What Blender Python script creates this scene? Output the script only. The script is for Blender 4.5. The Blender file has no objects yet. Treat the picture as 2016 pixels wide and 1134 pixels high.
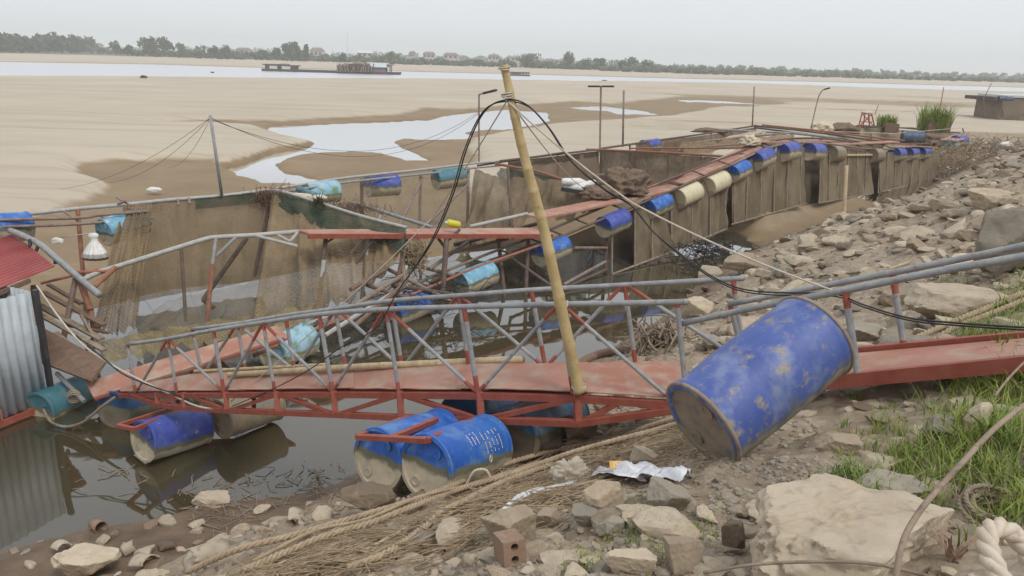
import bpy, bmesh, math, random
import numpy as np
from mathutils import Vector, Matrix, noise as mnoise
R_ = random.Random(7)
NP = np.random.RandomState(11)
scene = bpy.context.scene
col = scene.collection
rad = math.radians

# ---------------------------------------------------------------- camera
HC, FPX = 5.4, 1500.0
PITCH, ROLL = math.atan((567 - 119) / FPX), math.atan(58 / 2016)
_F = Vector((0, math.cos(PITCH), -math.sin(PITCH)))
_U0 = Vector((0, math.sin(PITCH), math.cos(PITCH)))
_R = Vector((1, 0, 0)) * math.cos(ROLL) + _U0 * math.sin(ROLL)
_U = _U0 * math.cos(ROLL) - Vector((1, 0, 0)) * math.sin(ROLL)
CAM = Vector((0, 0, HC))
cd = bpy.data.cameras.new('camera'); cd.sensor_width = 36; cd.lens = 36 * FPX / 2016
cd.clip_start = 0.05; cd.clip_end = 9000
cam = bpy.data.objects.new('camera', cd); col.objects.link(cam)
m = Matrix.Identity(3); m.col[0] = _R; m.col[1] = _U; m.col[2] = -_F
cam.matrix_world = Matrix.Translation(CAM) @ m.to_4x4()
scene.camera = cam

# ---------------------------------------------------------------- sky, sun, exposure
SUN_EL, SUN_AZ = 56, 140            # azimuth clockwise from +Y
w = bpy.data.worlds.new('World'); scene.world = w; w.use_nodes = True
nt = w.node_tree; nt.nodes.clear()
out = nt.nodes.new('ShaderNodeOutputWorld'); bg = nt.nodes.new('ShaderNodeBackground')
sky = nt.nodes.new('ShaderNodeTexSky'); sky.sky_type = 'NISHITA'; sky.sun_disc = False
sky.sun_elevation = rad(SUN_EL); sky.sun_rotation = rad(SUN_AZ); sky.dust_density = 6; sky.air_density = 1
mulc = nt.nodes.new('ShaderNodeMix'); mulc.data_type = 'RGBA'; mulc.inputs['Factor'].default_value = 0.9
mulc.inputs['B'].default_value = (8.3, 8.7, 9.2, 1)     # thick, even cloud
nt.links.new(sky.outputs[0], mulc.inputs['A'])
nt.links.new(mulc.outputs['Result'], bg.inputs[0]); bg.inputs[1].default_value = 0.10
nt.links.new(bg.outputs[0], out.inputs[0])
sl = bpy.data.lights.new('sun', 'SUN'); sl.energy = 1.5; sl.angle = rad(18); sl.color = (1, .96, .9)
so = bpy.data.objects.new('sun', sl); col.objects.link(so)
sd_ = Vector((math.sin(rad(SUN_AZ)) * math.cos(rad(SUN_EL)), math.cos(rad(SUN_AZ)) * math.cos(rad(SUN_EL)), math.sin(rad(SUN_EL))))
so.rotation_euler = sd_.to_track_quat('Z', 'Y').to_euler()
vs = scene.view_settings
vs.view_transform = 'Standard'; vs.look = 'None'; vs.exposure = 0.08; vs.gamma = 1.0; vs.use_curve_mapping = False

# ---------------------------------------------------------------- measuring helpers (surveyed points -> world)
def ray(px, py):
    return _F + _R * ((px - 1008) / FPX) + _U * ((567 - py) / FPX)
def P(px, py, d):
    return CAM + ray(px, py) * d
def H(px, py, h):
    r = ray(px, py); return CAM + r * ((h - HC) / r.z)
def interp(tab):
    xs = [t[0] for t in tab]; ys = [t[1] for t in tab]
    return lambda x: float(np.interp(x, xs, ys))

# ---------------------------------------------------------------- mesh helpers
class MB:
    def __init__(s): s.v = []; s.f = []; s.mi = []
    def add(s, vs_, fs, mi=0):
        o = len(s.v); s.v += [tuple(v) for v in vs_]
        for f in fs: s.f.append(tuple(i + o for i in f)); s.mi.append(mi)
        return s
    def box(s, c, ax, ay, az, mi=0):          # half-axis vectors
        c = Vector(c); v = []
        for i in (-1, 1):
            for j in (-1, 1):
                for k in (-1, 1): v.append(c + ax * i + ay * j + az * k)
        return s.add(v, [(0, 1, 3, 2), (4, 6, 7, 5), (0, 4, 5, 1), (2, 3, 7, 6), (0, 2, 6, 4), (1, 5, 7, 3)], mi)
    def beam(s, a, b, w_, h_, up=Vector((0, 0, 1)), mi=0):   # rectangular bar between a and b
        a = Vector(a); b = Vector(b); t = (b - a)
        L = t.length; t.normalize(); sd = t.cross(up)
        if sd.length < 1e-4: sd = t.cross(Vector((0, 1, 0)))
        sd.normalize(); u = sd.cross(t)
        return s.box((a + b) / 2, t * (L / 2), sd * (w_ / 2), u * (h_ / 2), mi)
    def tube(s, pts, r, n=8, mi=0, caps=True, mis=None):
        pts = [Vector(p) for p in pts]; N = len(pts)
        rs = r if isinstance(r, (list, tuple)) else [r] * N
        t0 = (pts[1] - pts[0]).normalized()
        u = t0.orthogonal().normalized(); vv = []
        for i, p in enumerate(pts):
            t = (pts[min(i + 1, N - 1)] - pts[max(i - 1, 0)])
            if t.length < 1e-9: t = t0
            t.normalize(); u = (u - t * u.dot(t))
            if u.length < 1e-6: u = t.orthogonal()
            u.normalize(); b = t.cross(u)
            for k in range(n):
                a = 2 * math.pi * k / n
                vv.append(p + (u * math.cos(a) + b * math.sin(a)) * rs[i])
        o = len(s.v); s.v += [tuple(v) for v in vv]
        for i in range(N - 1):
            for k in range(n):
                k2 = (k + 1) % n
                s.f.append((o + i * n + k, o + i * n + k2, o + (i + 1) * n + k2, o + (i + 1) * n + k))
                s.mi.append(mis[i] if mis else mi)
        if caps:
            s.f.append(tuple(o + k for k in reversed(range(n)))); s.mi.append(mis[0] if mis else mi)
            s.f.append(tuple(o + (N - 1) * n + k for k in range(n))); s.mi.append(mis[-1] if mis else mi)
        return s
    def lathe(s, prof, M=Matrix.Identity(4), n=32, mi=0, capa=True, capb=True):   # prof [(x, r)], about local X
        o = len(s.v)
        for x, r in prof:
            for k in range(n):
                a = 2 * math.pi * k / n
                s.v.append(tuple(M @ Vector((x, r * math.cos(a), r * math.sin(a)))))
        for i in range(len(prof) - 1):
            for k in range(n):
                k2 = (k + 1) % n
                s.f.append((o + i * n + k, o + (i + 1) * n + k, o + (i + 1) * n + k2, o + i * n + k2)); s.mi.append(mi)
        if capa: s.f.append(tuple(o + k for k in range(n))); s.mi.append(mi)
        if capb: s.f.append(tuple(o + (len(prof) - 1) * n + k for k in reversed(range(n)))); s.mi.append(mi)
        return s
    def grid(s, rows, mi=0):                  # rows of points
        o = len(s.v); m_ = len(rows[0])
        for r in rows: s.v += [tuple(p) for p in r]
        for i in range(len(rows) - 1):
            for j in range(m_ - 1):
                s.f.append((o + i * m_ + j, o + i * m_ + j + 1, o + (i + 1) * m_ + j + 1, o + (i + 1) * m_ + j)); s.mi.append(mi)
        return s
    def mesh(s, name, mats, off=Vector((0, 0, 0)), smooth=False):
        me = bpy.data.meshes.new(name)
        a = np.array(s.v, dtype=float) - np.array(off)
        me.from_pydata(a.tolist(), [], s.f)
        for m_ in (mats if isinstance(mats, (list, tuple)) else [mats]): me.materials.append(m_)
        if any(s.mi): me.polygons.foreach_set('material_index', s.mi)
        if smooth: me.polygons.foreach_set('use_smooth', [True] * len(s.f))
        me.update(); return me

def tag(o, label=None, cat=None, group=None, kind=None):
    if label: o['label'] = label
    if cat: o['category'] = cat
    if group: o['group'] = group
    if kind: o['kind'] = kind
    return o
def root(name, loc, label, cat, group=None):
    o = bpy.data.objects.new(name, None); col.objects.link(o); o.location = loc; o.empty_display_size = .2
    return tag(o, label, cat, group)
def origin_of(o):
    l = Vector((0, 0, 0))
    while o: l += o.location; o = o.parent
    return l
def obj(mb, name, mats, parent=None, smooth=False, label=None, cat=None, group=None, kind=None):
    if parent: off = origin_of(parent)
    else:
        a = np.array(mb.v); mn = a.min(0); mx = a.max(0)
        off = Vector(((mn[0] + mx[0]) / 2, (mn[1] + mx[1]) / 2, mn[2]))
    me = mb.mesh(name, mats, off, smooth)
    o = bpy.data.objects.new(name, me); col.objects.link(o)
    if parent: o.parent = parent
    else: o.location = off
    if smooth == 'auto': pass
    return tag(o, label, cat, group, kind)
def sagpath(a, b, sag, n=24):
    a = Vector(a); b = Vector(b)
    return [a.lerp(b, i / n) - Vector((0, 0, sag * 4 * (i / n) * (1 - i / n))) for i in range(n + 1)]
def smoothpath(pts, k=6):                    # Catmull-Rom
    pts = [Vector(p) for p in pts]; o = []
    q = [pts[0] * 2 - pts[1]] + pts + [pts[-1] * 2 - pts[-2]]
    for i in range(1, len(q) - 2):
        for j in range(k):
            t = j / k; p0, p1, p2, p3 = q[i - 1:i + 3]
            o.append(.5 * ((2 * p1) + (p2 - p0) * t + (2 * p0 - 5 * p1 + 4 * p2 - p3) * t * t + (3 * p1 - p0 - 3 * p2 + p3) * t ** 3))
    o.append(pts[-1]); return o

# ---------------------------------------------------------------- materials
def newmat(name):
    m_ = bpy.data.materials.new(name); m_.use_nodes = True
    n = m_.node_tree.nodes; b = n['Principled BSDF']; return m_, m_.node_tree, n, b
def N(nt_, t, **kw):
    x = nt_.nodes.new(t)
    for k, v in kw.items():
        if k in x.inputs: x.inputs[k].default_value = v
        else: setattr(x, k, v)
    return x
def noise_ramp(nt_, scale, lo, hi, detail=5, coord=None, rough=.6, dist=0):
    tn = N(nt_, 'ShaderNodeTexNoise', Scale=scale, Detail=detail, Roughness=rough, Distortion=dist)
    if coord is not None: nt_.links.new(coord, tn.inputs['Vector'])
    mr = N(nt_, 'ShaderNodeMapRange', **{'From Min': lo, 'From Max': hi}); nt_.links.new(tn.outputs['Fac'], mr.inputs['Value'])
    return mr.outputs[0]
def mixc(nt_, fac, a, b):
    x = N(nt_, 'ShaderNodeMix', data_type='RGBA')
    if isinstance(fac, (int, float)): x.inputs['Factor'].default_value = fac
    else: nt_.links.new(fac, x.inputs['Factor'])
    for s_, k in ((a, 'A'), (b, 'B')):
        if isinstance(s_, tuple): x.inputs[k].default_value = (*s_[:3], 1)
        else: nt_.links.new(s_, x.inputs[k])
    return x.outputs['Result']
def math_(nt_, op, a, b=None, clamp=False):
    x = N(nt_, 'ShaderNodeMath', operation=op, use_clamp=clamp)
    for i, s_ in enumerate((a, b)):
        if s_ is None: continue
        if isinstance(s_, (int, float)): x.inputs[i].default_value = s_
        else: nt_.links.new(s_, x.inputs[i])
    return x.outputs[0]
def bump(nt_, b, h, strength=.3, dist=.02):
    bn = N(nt_, 'ShaderNodeBump', Strength=strength, Distance=dist); nt_.links.new(h, bn.inputs['Height'])
    nt_.links.new(bn.outputs[0], b.inputs['Normal'])
def weathered(name, c1, c2, scale=6, rough=.7, c3=None, s3=25, lo=.4, hi=.65, bstr=.25, bscale=60, bdist=.01, metal=0, world=False, rnd=0, lo3=.55, hi3=.7):
    m_, t, n, b = newmat(name)
    if world: co = N(t, 'ShaderNodeNewGeometry').outputs['Position']
    else: co = N(t, 'ShaderNodeTexCoord').outputs['Object']
    c = mixc(t, noise_ramp(t, scale, lo, hi, coord=co), c1, c2)
    if c3: c = mixc(t, noise_ramp(t, s3, lo3, hi3, coord=co, detail=7), c, c3)
    if rnd:
        oi = N(t, 'ShaderNodeObjectInfo'); hs = N(t, 'ShaderNodeHueSaturation')
        v = math_(t, 'MULTIPLY_ADD', oi.outputs['Random'], rnd); t.nodes[-1].inputs[2].default_value = 1 - rnd / 2
        t.links.new(v, hs.inputs['Value']); t.links.new(c, hs.inputs['Color']); c = hs.outputs[0]
    t.links.new(c, b.inputs['Base Color']); b.inputs['Roughness'].default_value = rough; b.inputs['Metallic'].default_value = metal
    if bstr:
        tn = N(t, 'ShaderNodeTexNoise', Scale=bscale, Detail=6); t.links.new(co, tn.inputs['Vector']); bump(t, b, tn.outputs['Fac'], bstr, bdist)
    return m_
# ================================================================ THE SETTING: ground, water, haze
def pxpoly(pts, h=0.0): return np.array([(lambda q: (q.x, q.y))(H(x, y, h)) for x, y in pts])
SHORE = np.vstack([[(-60, 5.0), (-20, 6.6)], pxpoly([(0, 1062), (150, 1022), (330, 990), (450, 962), (560, 955), (640, 935), (700, 900),
        (860, 840), (1000, 780), (1120, 715), (1190, 685), (1270, 640), (1335, 592), (1380, 540), (1440, 505), (1520, 475), (1590, 450), (1660, 425),
        (1760, 402), (1850, 352), (1905, 320), (1975, 288)]), [(60, 62), (150, 135), (600, 520)]])
def seg_dist(X, Y, poly, closed=False):
    best = np.full(X.shape, 1e18); sgn = np.zeros(X.shape)
    n = len(poly)
    for i in range(n if closed else n - 1):
        ax, ay = poly[i]; bx, by = poly[(i + 1) % n]; dx, dy = bx - ax, by - ay
        L = dx * dx + dy * dy + 1e-12
        t = np.clip(((X - ax) * dx + (Y - ay) * dy) / L, 0, 1)
        ex, ey = X - ax - t * dx, Y - ay - t * dy; d2 = ex * ex + ey * ey
        k = d2 < best - 1e-9; best = np.where(k, d2, best)
        sgn = np.where(k, np.sign((X - ax) * dy - (Y - ay) * dx), sgn)     # + = right-hand side = bank
    return np.sqrt(best), sgn
def inside(X, Y, poly):
    c = np.zeros(X.shape, bool); n = len(poly); j = n - 1
    for i in range(n):
        xi, yi = poly[i]; xj, yj = poly[j]
        k = ((yi > Y) != (yj > Y)) & (X < (xj - xi) * (Y - yi) / (yj - yi + 1e-12) + xi)
        c ^= k; j = i
    return c
def sdpoly(X, Y, poly):
    d, _ = seg_dist(X, Y, poly, True); return np.where(inside(X, Y, poly), -d, d)
def ss(a, b, x): t = np.clip((x - a) / (b - a), 0, 1); return t * t * (3 - 2 * t)
# value noise, vectorised
_T = NP.rand(256, 256)
def vn(x, y):
    xi = np.floor(x).astype(int); yi = np.floor(y).astype(int); fx = x - xi; fy = y - yi
    fx = fx * fx * (3 - 2 * fx); fy = fy * fy * (3 - 2 * fy)
    g = lambda a, b: _T[a & 255, b & 255]
    return (g(xi, yi) * (1 - fx) + g(xi + 1, yi) * fx) * (1 - fy) + (g(xi, yi + 1) * (1 - fx) + g(xi + 1, yi + 1) * fx) * fy - .5
def fbm(x, y, o=4):
    s = 0; a = 1
    for i in range(o): s = s + a * vn(x * 2 ** i + 17.3 * i, y * 2 ** i + 5.1 * i); a *= .5
    return s
POND = [pxpoly([(-420, 1160), (0, 1062), (150, 1022), (330, 990), (450, 962), (560, 955), (640, 935), (700, 900), (860, 840), (1000, 780), (1120, 715),
                (1190, 685), (1270, 640), (1335, 592), (1375, 545), (1425, 508), (1500, 474), (1500, 462), (1440, 446), (1330, 468), (1200, 480), (1000, 488), (900, 500), (770, 512), (640, 520), (500, 552),
                (330, 574), (190, 608), (60, 640), (-150, 660), (-500, 690)]),
        pxpoly([(1600, 394), (1690, 396), (1760, 404), (1850, 352), (1885, 332), (1850, 322), (1720, 355), (1610, 380)])]
CHAN = [pxpoly([(440, 331), (520, 303), (588, 291), (620, 283), (560, 272), (525, 262), (530, 248), (700, 243), (760, 240), (850, 236), (890, 226), (940, 221), (1000, 216),
                (1080, 222), (1075, 240), (1010, 254), (965, 256), (915, 262), (935, 268), (930, 275), (860, 276), (790, 274), (770, 281), (810, 300), (845, 318),
                (800, 318), (750, 303), (690, 300), (640, 301), (590, 304), (560, 314), (548, 325), (560, 340), (610, 352), (640, 362), (520, 362)]),
        pxpoly([(1110, 212), (1190, 209), (1260, 218), (1300, 226), (1225, 226), (1195, 219), (1150, 217)]),
        pxpoly([(1330, 197), (1420, 199), (1500, 206), (1430, 204), (1350, 201)])]
WET = [pxpoly([(160, 322), (300, 317), (425, 313), (452, 326), (520, 300), (600, 282), (545, 268), (500, 252), (420, 247), (300, 247), (340, 240), (430, 236), (560, 240),
               (640, 233), (760, 228), (840, 214), (900, 216), (1010, 208), (1130, 200), (1200, 205), (1330, 190), (1480, 193), (1560, 207), (1420, 214), (1330, 232), (1200, 236),
               (1080, 246), (1000, 262), (950, 276), (940, 292), (960, 312), (900, 340), (1000, 420), (1200, 400), (1330, 400), (1320, 520), (900, 560), (500, 620), (100, 700), (-100, 700), (20, 560), (-60, 470), (90, 420), (200, 372), (130, 345)], .1)]
RIVER_N = np.vstack([[(-3000, 150)], pxpoly([(-500, 152), (0, 152), (300, 154), (700, 157), (1000, 160), (1300, 163), (1450, 166)]), [(330, 235), (900, 330), (3000, 700)]])
RIVER_F = np.vstack([[(-3000, 300)], pxpoly([(-500, 112), (0, 122), (300, 127), (520, 134), (1000, 146), (1300, 154), (1600, 161)]), [(420, 360), (900, 480), (3000, 1000)]])
def ground_np(X, Y):
    D = np.sqrt(X * X + Y * Y)
    d, s = seg_dist(X, Y, SHORE); dist = d * s
    # the rocky bank
    ap = 1.6 * ss(-1.0, -4.0, X) * (Y < 12)
    hb = np.where(dist < ap, .13 * dist, .13 * ap + .475 * (dist - ap))
    hb = np.where(dist > 8, .13 * ap + .475 * (8 - ap) + .10 * np.minimum(dist - 8, 30), hb)
    rough = ss(.3, 2.5, dist)
    hb = hb + rough * (.22 * fbm(X * .7, Y * .7, 3) + .10 * fbm(X * 3.1 + 9, Y * 3.1, 3)) + .035 * fbm(X * 9, Y * 9 + 4, 2) * ss(0, .6, dist)
    hb = hb + .25 * np.exp(-(((X - 1.35) / 1.1) ** 2 + ((Y - 3.95) / .9) ** 2)) + .12 * np.exp(-(((X + 1.0) / .7) ** 2 + ((Y - 6.0) / .7) ** 2))
    # the sand flats
    hf = .48 + .22 * fbm(X * .045, Y * .045 + 3, 4) + .05 * fbm(X * .35, Y * .2, 3)
    wd = .25 + .012 * D
    sw = np.min([sdpoly(X, Y, p) for p in WET], axis=0) + wd * 1.2 * fbm(X * .5 / (1 + .02 * D), Y * .5 / (1 + .02 * D), 3)
    lw = ss(wd, -wd, sw)
    hf = hf * (1 - lw) + lw * (.085 + .05 * fbm(X * .3, Y * .3, 3) + .012 * fbm(X * 2.4, Y * 1.1, 2))
    # streaky shallow runnels further out
    st = ss(.02, .22, fbm(X * .018 + 40, Y * .085 + 3, 4)) * ss(35, 60, D) * ss(260, 150, D) * ss(-10, 30, X)
    hf = hf * (1 - st * .8) + st * .8 * .10
    sc = np.min([sdpoly(X, Y, p) for p in CHAN], axis=0) + (.1 + .003 * D) * 2 * fbm(X * .8, Y * .4, 3)
    cw = .08 + .004 * D
    hf = hf + (-.22 - hf) * ss(cw, -cw * 1.5, sc)
    hf = hf * ss(-.1, 2.2, -dist) + .03 * (1 - ss(-.1, 2.2, -dist))
    # sand hump below the stranded pens
    c = H(1545, 438, .45); e = H(1640, 400, .4)
    hf = hf + .45 * np.exp(-(((X - c.x) / 2.4) ** 2 + ((Y - c.y) / 3.2) ** 2)) * ss(0, 1.2, -dist)
    # ponds
    sp = np.min([sdpoly(X, Y, p) for p in POND], axis=0) + .25 * fbm(X * .9, Y * .9, 3)
    pond = ss(.5, -1.2, sp)
    hf = hf + (-.38 - hf) * pond
    # the river and its far side
    rn, sn = seg_dist(X, Y, RIVER_N); rf, sf = seg_dist(X, Y, RIVER_F)
    a = -rn * sn; bq = -rf * sf                   # + = beyond
    hf = hf + (-.8 - hf) * ss(-3, 10, a)
    hf = np.where(bq > -8, -.8 + 1.5 * ss(-8, 14, bq) + 1.1 * ss(40, 320, bq) + .15 * fbm(X * .02, Y * .02, 3) * ss(0, 60, bq), hf)
    return np.where(dist > 0, np.maximum(hb, .0 - .3 * pond * ss(.8, 0, dist)) - .06 * ss(.7, 0, dist), hf)
def gz(x, y): return float(ground_np(np.array([x], float), np.array([y], float))[0])
def G(px, py, dmax=120):                      # where the line of sight meets the ground
    r = ray(px, py); t = np.geomspace(1.0, dmax, 110)
    for _ in range(2):
        x = r.x * t; y = r.y * t; z = HC + r.z * t; g = ground_np(x, y); k = np.argmax(z < g)
        if z[k] >= g[k]: k = len(t) - 1
        if not _: t = np.linspace(t[max(k - 1, 0)], t[k], 24)
    return Vector((x[k], y[k], g[k]))

ang = np.concatenate([np.linspace(-48, 48, 430), np.linspace(48, 312, 62)[1:-1]])
rr = np.concatenate([[0.02, .4, .8], np.geomspace(1.2, 60, 430), np.geomspace(60, 900, 190)[1:], [1200, 1700, 2300, 2900]])
A_, Rr = np.meshgrid(np.radians(ang), rr)
GX, GY = Rr * np.sin(A_), Rr * np.cos(A_)
GZ = ground_np(GX, GY)
nr, na = GX.shape
me = bpy.data.meshes.new('ground')
V = np.stack([GX, GY, GZ], -1).reshape(-1, 3)
ii, jj = np.meshgrid(np.arange(nr - 1), np.arange(na), indexing='ij'); j2 = (jj + 1) % na
Fq = np.stack([ii * na + jj, (ii + 1) * na + jj, (ii + 1) * na + j2, ii * na + j2], -1).reshape(-1, 4)[:, ::-1]
me.vertices.add(len(V)); me.vertices.foreach_set('co', V.ravel())
me.loops.add(Fq.size); me.loops.foreach_set('vertex_index', Fq.ravel().astype(np.int32))
me.polygons.add(len(Fq)); me.polygons.foreach_set('loop_start', np.arange(0, Fq.size, 4, dtype=np.int32))
me.polygons.foreach_set('use_smooth', np.ones(len(Fq), bool)); me.update(); me.validate()
d_, s_ = seg_dist(GX.ravel(), GY.ravel(), SHORE)
at = me.attributes.new('bank', 'FLOAT', 'POINT'); at.data.foreach_set('value', ss(-.6, .6, d_ * s_).astype(np.float32))
at = me.attributes.new('slope_d', 'FLOAT', 'POINT'); at.data.foreach_set('value', (d_ * s_).astype(np.float32))
rf_, sf_ = seg_dist(GX.ravel(), GY.ravel(), RIVER_F)
at = me.attributes.new('farland', 'FLOAT', 'POINT'); at.data.foreach_set('value', ss(190, 230, -rf_ * sf_).astype(np.float32))

def ground_material():
    m_, t, n, b = newmat('river_sand_and_soil')
    g = N(t, 'ShaderNodeNewGeometry'); pos = g.outputs['Position']
    sep = N(t, 'ShaderNodeSeparateXYZ'); t.links.new(pos, sep.inputs[0])
    at_ = lambda nm: N(t, 'ShaderNodeAttribute', attribute_name=nm).outputs['Fac']
    # dry sand
    dry = mixc(t, noise_ramp(t, .07, .35, .65, coord=pos), (.42, .36, .275), (.49, .425, .33))
    mp = N(t, 'ShaderNodeMapping'); mp.inputs['Scale'].default_value = (.035, .7, 1); mp.inputs['Rotation'].default_value = (0, 0, rad(8)); t.links.new(pos, mp.inputs[0])
    dry = mixc(t, math_(t, 'MULTIPLY', noise_ramp(t, 1, .50, .64, coord=mp.outputs[0], detail=7), .5), dry, (.36, .285, .20))
    mp2 = N(t, 'ShaderNodeMapping'); mp2.inputs['Scale'].default_value = (.14, 2.2, 1); mp2.inputs['Rotation'].default_value = (0, 0, rad(-6)); t.links.new(pos, mp2.inputs[0])
    dry = mixc(t, math_(t, 'MULTIPLY', noise_ramp(t, 1, .54, .68, coord=mp2.outputs[0], detail=8), .45), dry, (.33, .255, .17))
    wetc = mixc(t, noise_ramp(t, .35, .3, .7, coord=pos), (.195, .130, .064), (.265, .185, .098))
    mq = N(t, 'ShaderNodeMapping'); mq.inputs['Scale'].default_value = (.45, 1.8, 1); mq.inputs['Rotation'].default_value = (0, 0, rad(10)); t.links.new(pos, mq.inputs[0])
    nz = N(t, 'ShaderNodeTexNoise', Scale=1, Detail=6); t.links.new(mq.outputs[0], nz.inputs['Vector'])
    zz = math_(t, 'MULTIPLY_ADD', nz.outputs['Fac'], .30); t.nodes[-1].inputs[2].default_value = -.15
    zw = math_(t, 'ADD', sep.outputs['Z'], zz)
    mr = N(t, 'ShaderNodeMapRange', interpolation_type='SMOOTHSTEP', **{'From Min': .30, 'From Max': .10}); t.links.new(zw, mr.inputs['Value'])
    flats = mixc(t, mr.outputs[0], dry, wetc)
    nearp = N(t, 'ShaderNodeMapRange', interpolation_type='SMOOTHSTEP', **{'From Min': -9.5, 'From Max': -6}); t.links.new(at_('slope_d'), nearp.inputs['Value'])
    silt = mixc(t, noise_ramp(t, 1.1, .35, .65, coord=pos, detail=6), (.235, .175, .11), (.32, .25, .165))
    silt = mixc(t, mr.outputs[0], silt, wetc)
    flats = mixc(t, nearp.outputs[0], flats, silt)
    # bank soil: brown mud at the waterline, stony dirt above
    soil = mixc(t, noise_ramp(t, 1.3, .35, .65, coord=pos), (.215, .155, .10), (.32, .245, .17))
    soil = mixc(t, noise_ramp(t, 9, .42, .68, coord=pos, detail=8), soil, (.40, .33, .245))
    vo = N(t, 'ShaderNodeTexVoronoi', Scale=16); t.links.new(pos, vo.inputs['Vector'])
    hs = N(t, 'ShaderNodeHueSaturation', Color=(.38, .315, .235, 1)); 
    vv = math_(t, 'MULTIPLY_ADD', vo.outputs['Color'], .8); t.nodes[-1].inputs[2].default_value = .45
    t.links.new(vv, hs.inputs['Value'])
    soil = mixc(t, noise_ramp(t, 2.3, .50, .60, coord=pos, detail=3), soil, hs.outputs[0])
    mud = mixc(t, noise_ramp(t, 2.2, .35, .65, coord=pos), (.115, .075, .046), (.19, .132, .085))
    mz = N(t, 'ShaderNodeMapRange', interpolation_type='SMOOTHSTEP', **{'From Min': .75, 'From Max': .2}); t.links.new(zw, mz.inputs['Value'])
    soil = mixc(t, mz.outputs[0], soil, mud)
    c = mixc(t, at_('bank'), flats, soil)
    c = mixc(t, at_('farland'), c, (.085, .12, .055))
    t.links.new(c, b.inputs['Base Color'])
    # wet mud shines
    rw = math_(t, 'MULTIPLY', mr.outputs[0], -.16); rw = math_(t, 'ADD', rw, .88); t.links.new(rw, b.inputs['Roughness'])
    n1 = N(t, 'ShaderNodeTexNoise', Scale=14, Detail=8, Roughness=.65); t.links.new(pos, n1.inputs['Vector'])
    wv = N(t, 'ShaderNodeTexWave', Scale=1.1, Distortion=7, Detail=3); wv.inputs['Detail Scale'].default_value = 1.2; wv.bands_direction = 'Y'; t.links.new(pos, wv.inputs['Vector'])
    hh = math_(t, 'ADD', math_(t, 'MULTIPLY', n1.outputs['Fac'], math_(t, 'MULTIPLY_ADD', at_('bank'), .8)), math_(t, 'MULTIPLY', wv.outputs['Fac'], .12))
    for nd in t.nodes:
        if nd.type == 'MATH' and nd.operation == 'MULTIPLY_ADD' and nd.inputs[2].default_value == .5: nd.inputs[2].default_value = .25
    bump(t, b, hh, .55, .05)
    return m_
M = {}
M['ground'] = ground_material(); me.materials.append(M['ground'])
ground = bpy.data.objects.new('ground', me); col.objects.link(ground); ground['kind'] = 'structure'

def water_material():
    m_, t, n, b = newmat('river_water'); n.remove(b); o = n['Material Output']
    pos = N(t, 'ShaderNodeNewGeometry').outputs['Position']
    body = N(t, 'ShaderNodeBsdfDiffuse', Color=(.095, .082, .046, 1)); tr = N(t, 'ShaderNodeBsdfTransparent', Color=(.55, .46, .30, 1))
    m1 = N(t, 'ShaderNodeMixShader', Fac=.42); t.links.new(body.outputs[0], m1.inputs[1]); t.links.new(tr.outputs[0], m1.inputs[2])
    gl = N(t, 'ShaderNodeBsdfGlossy', Color=(.86, .86, .86, 1), Roughness=.035)
    sy_ = N(t, 'ShaderNodeSeparateXYZ'); t.links.new(pos, sy_.inputs[0]); rr2 = N(t, 'ShaderNodeMapRange', **{'From Min': 80, 'From Max': 130, 'To Min': .03, 'To Max': .30}); t.links.new(sy_.outputs['Y'], rr2.inputs['Value']); t.links.new(rr2.outputs[0], gl.inputs['Roughness'])
    fr = N(t, 'ShaderNodeFresnel', IOR=1.36)
    n1 = N(t, 'ShaderNodeTexNoise', Scale=1.6, Detail=2); n2 = N(t, 'ShaderNodeTexNoise', Scale=.35, Detail=2)
    for q in (n1, n2): t.links.new(pos, q.inputs['Vector'])
    bn = N(t, 'ShaderNodeBump', Strength=.05, Distance=.05); t.links.new(math_(t, 'ADD', n1.outputs[0], n2.outputs[0]), bn.inputs['Height'])
    t.links.new(bn.outputs[0], gl.inputs['Normal']); t.links.new(bn.outputs[0], fr.inputs['Normal'])
    m2 = N(t, 'ShaderNodeMixShader'); t.links.new(math_(t, 'MULTIPLY_ADD', fr.outputs[0], 2.1), m2.inputs[0])
    t.nodes[-1].use_clamp = True
    for nd in t.nodes:
        if nd.type == 'MATH' and nd.operation == 'MULTIPLY_ADD': nd.inputs[2].default_value = .04; nd.use_clamp = True
    t.links.new(m1.outputs[0], m2.inputs[1]); t.links.new(gl.outputs[0], m2.inputs[2]); t.links.new(m2.outputs[0], o.inputs['Surface'])
    return m_
M['water'] = water_material()
wb = MB(); rings = [0, 8, 20, 60, 200, 700, 2890]; n_ = 64
wb.grid([[(r * math.cos(2 * math.pi * k / n_), r * math.sin(2 * math.pi * k / n_), 0) for k in range(n_, -1, -1)] for r in rings[1:]])
wb.add([(8 * math.cos(2 * math.pi * k / n_), 8 * math.sin(2 * math.pi * k / n_), 0) for k in range(n_)], [tuple(range(n_))])
wo = obj(wb, 'water', M['water'], kind='structure')

hm, ht, hn, hb_ = newmat('river_haze'); hn.remove(hb_)
pv = N(ht, 'ShaderNodeVolumePrincipled', Color=(.97, .985, 1, 1), Density=.0006, Anisotropy=0.0); ht.links.new(pv.outputs[0], hn['Material Output'].inputs['Volume'])
hz = MB().box((0, 0, 28), Vector((2980, 0, 0)), Vector((0, 2980, 0)), Vector((0, 0, 31.5)))
hzo = obj(hz, 'haze', hm, kind='stuff')

scene.cycles.volume_bounces = 2; scene.cycles.max_bounces = 8; scene.cycles.diffuse_bounces = 3; scene.cycles.transparent_max_bounces = 16
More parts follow.
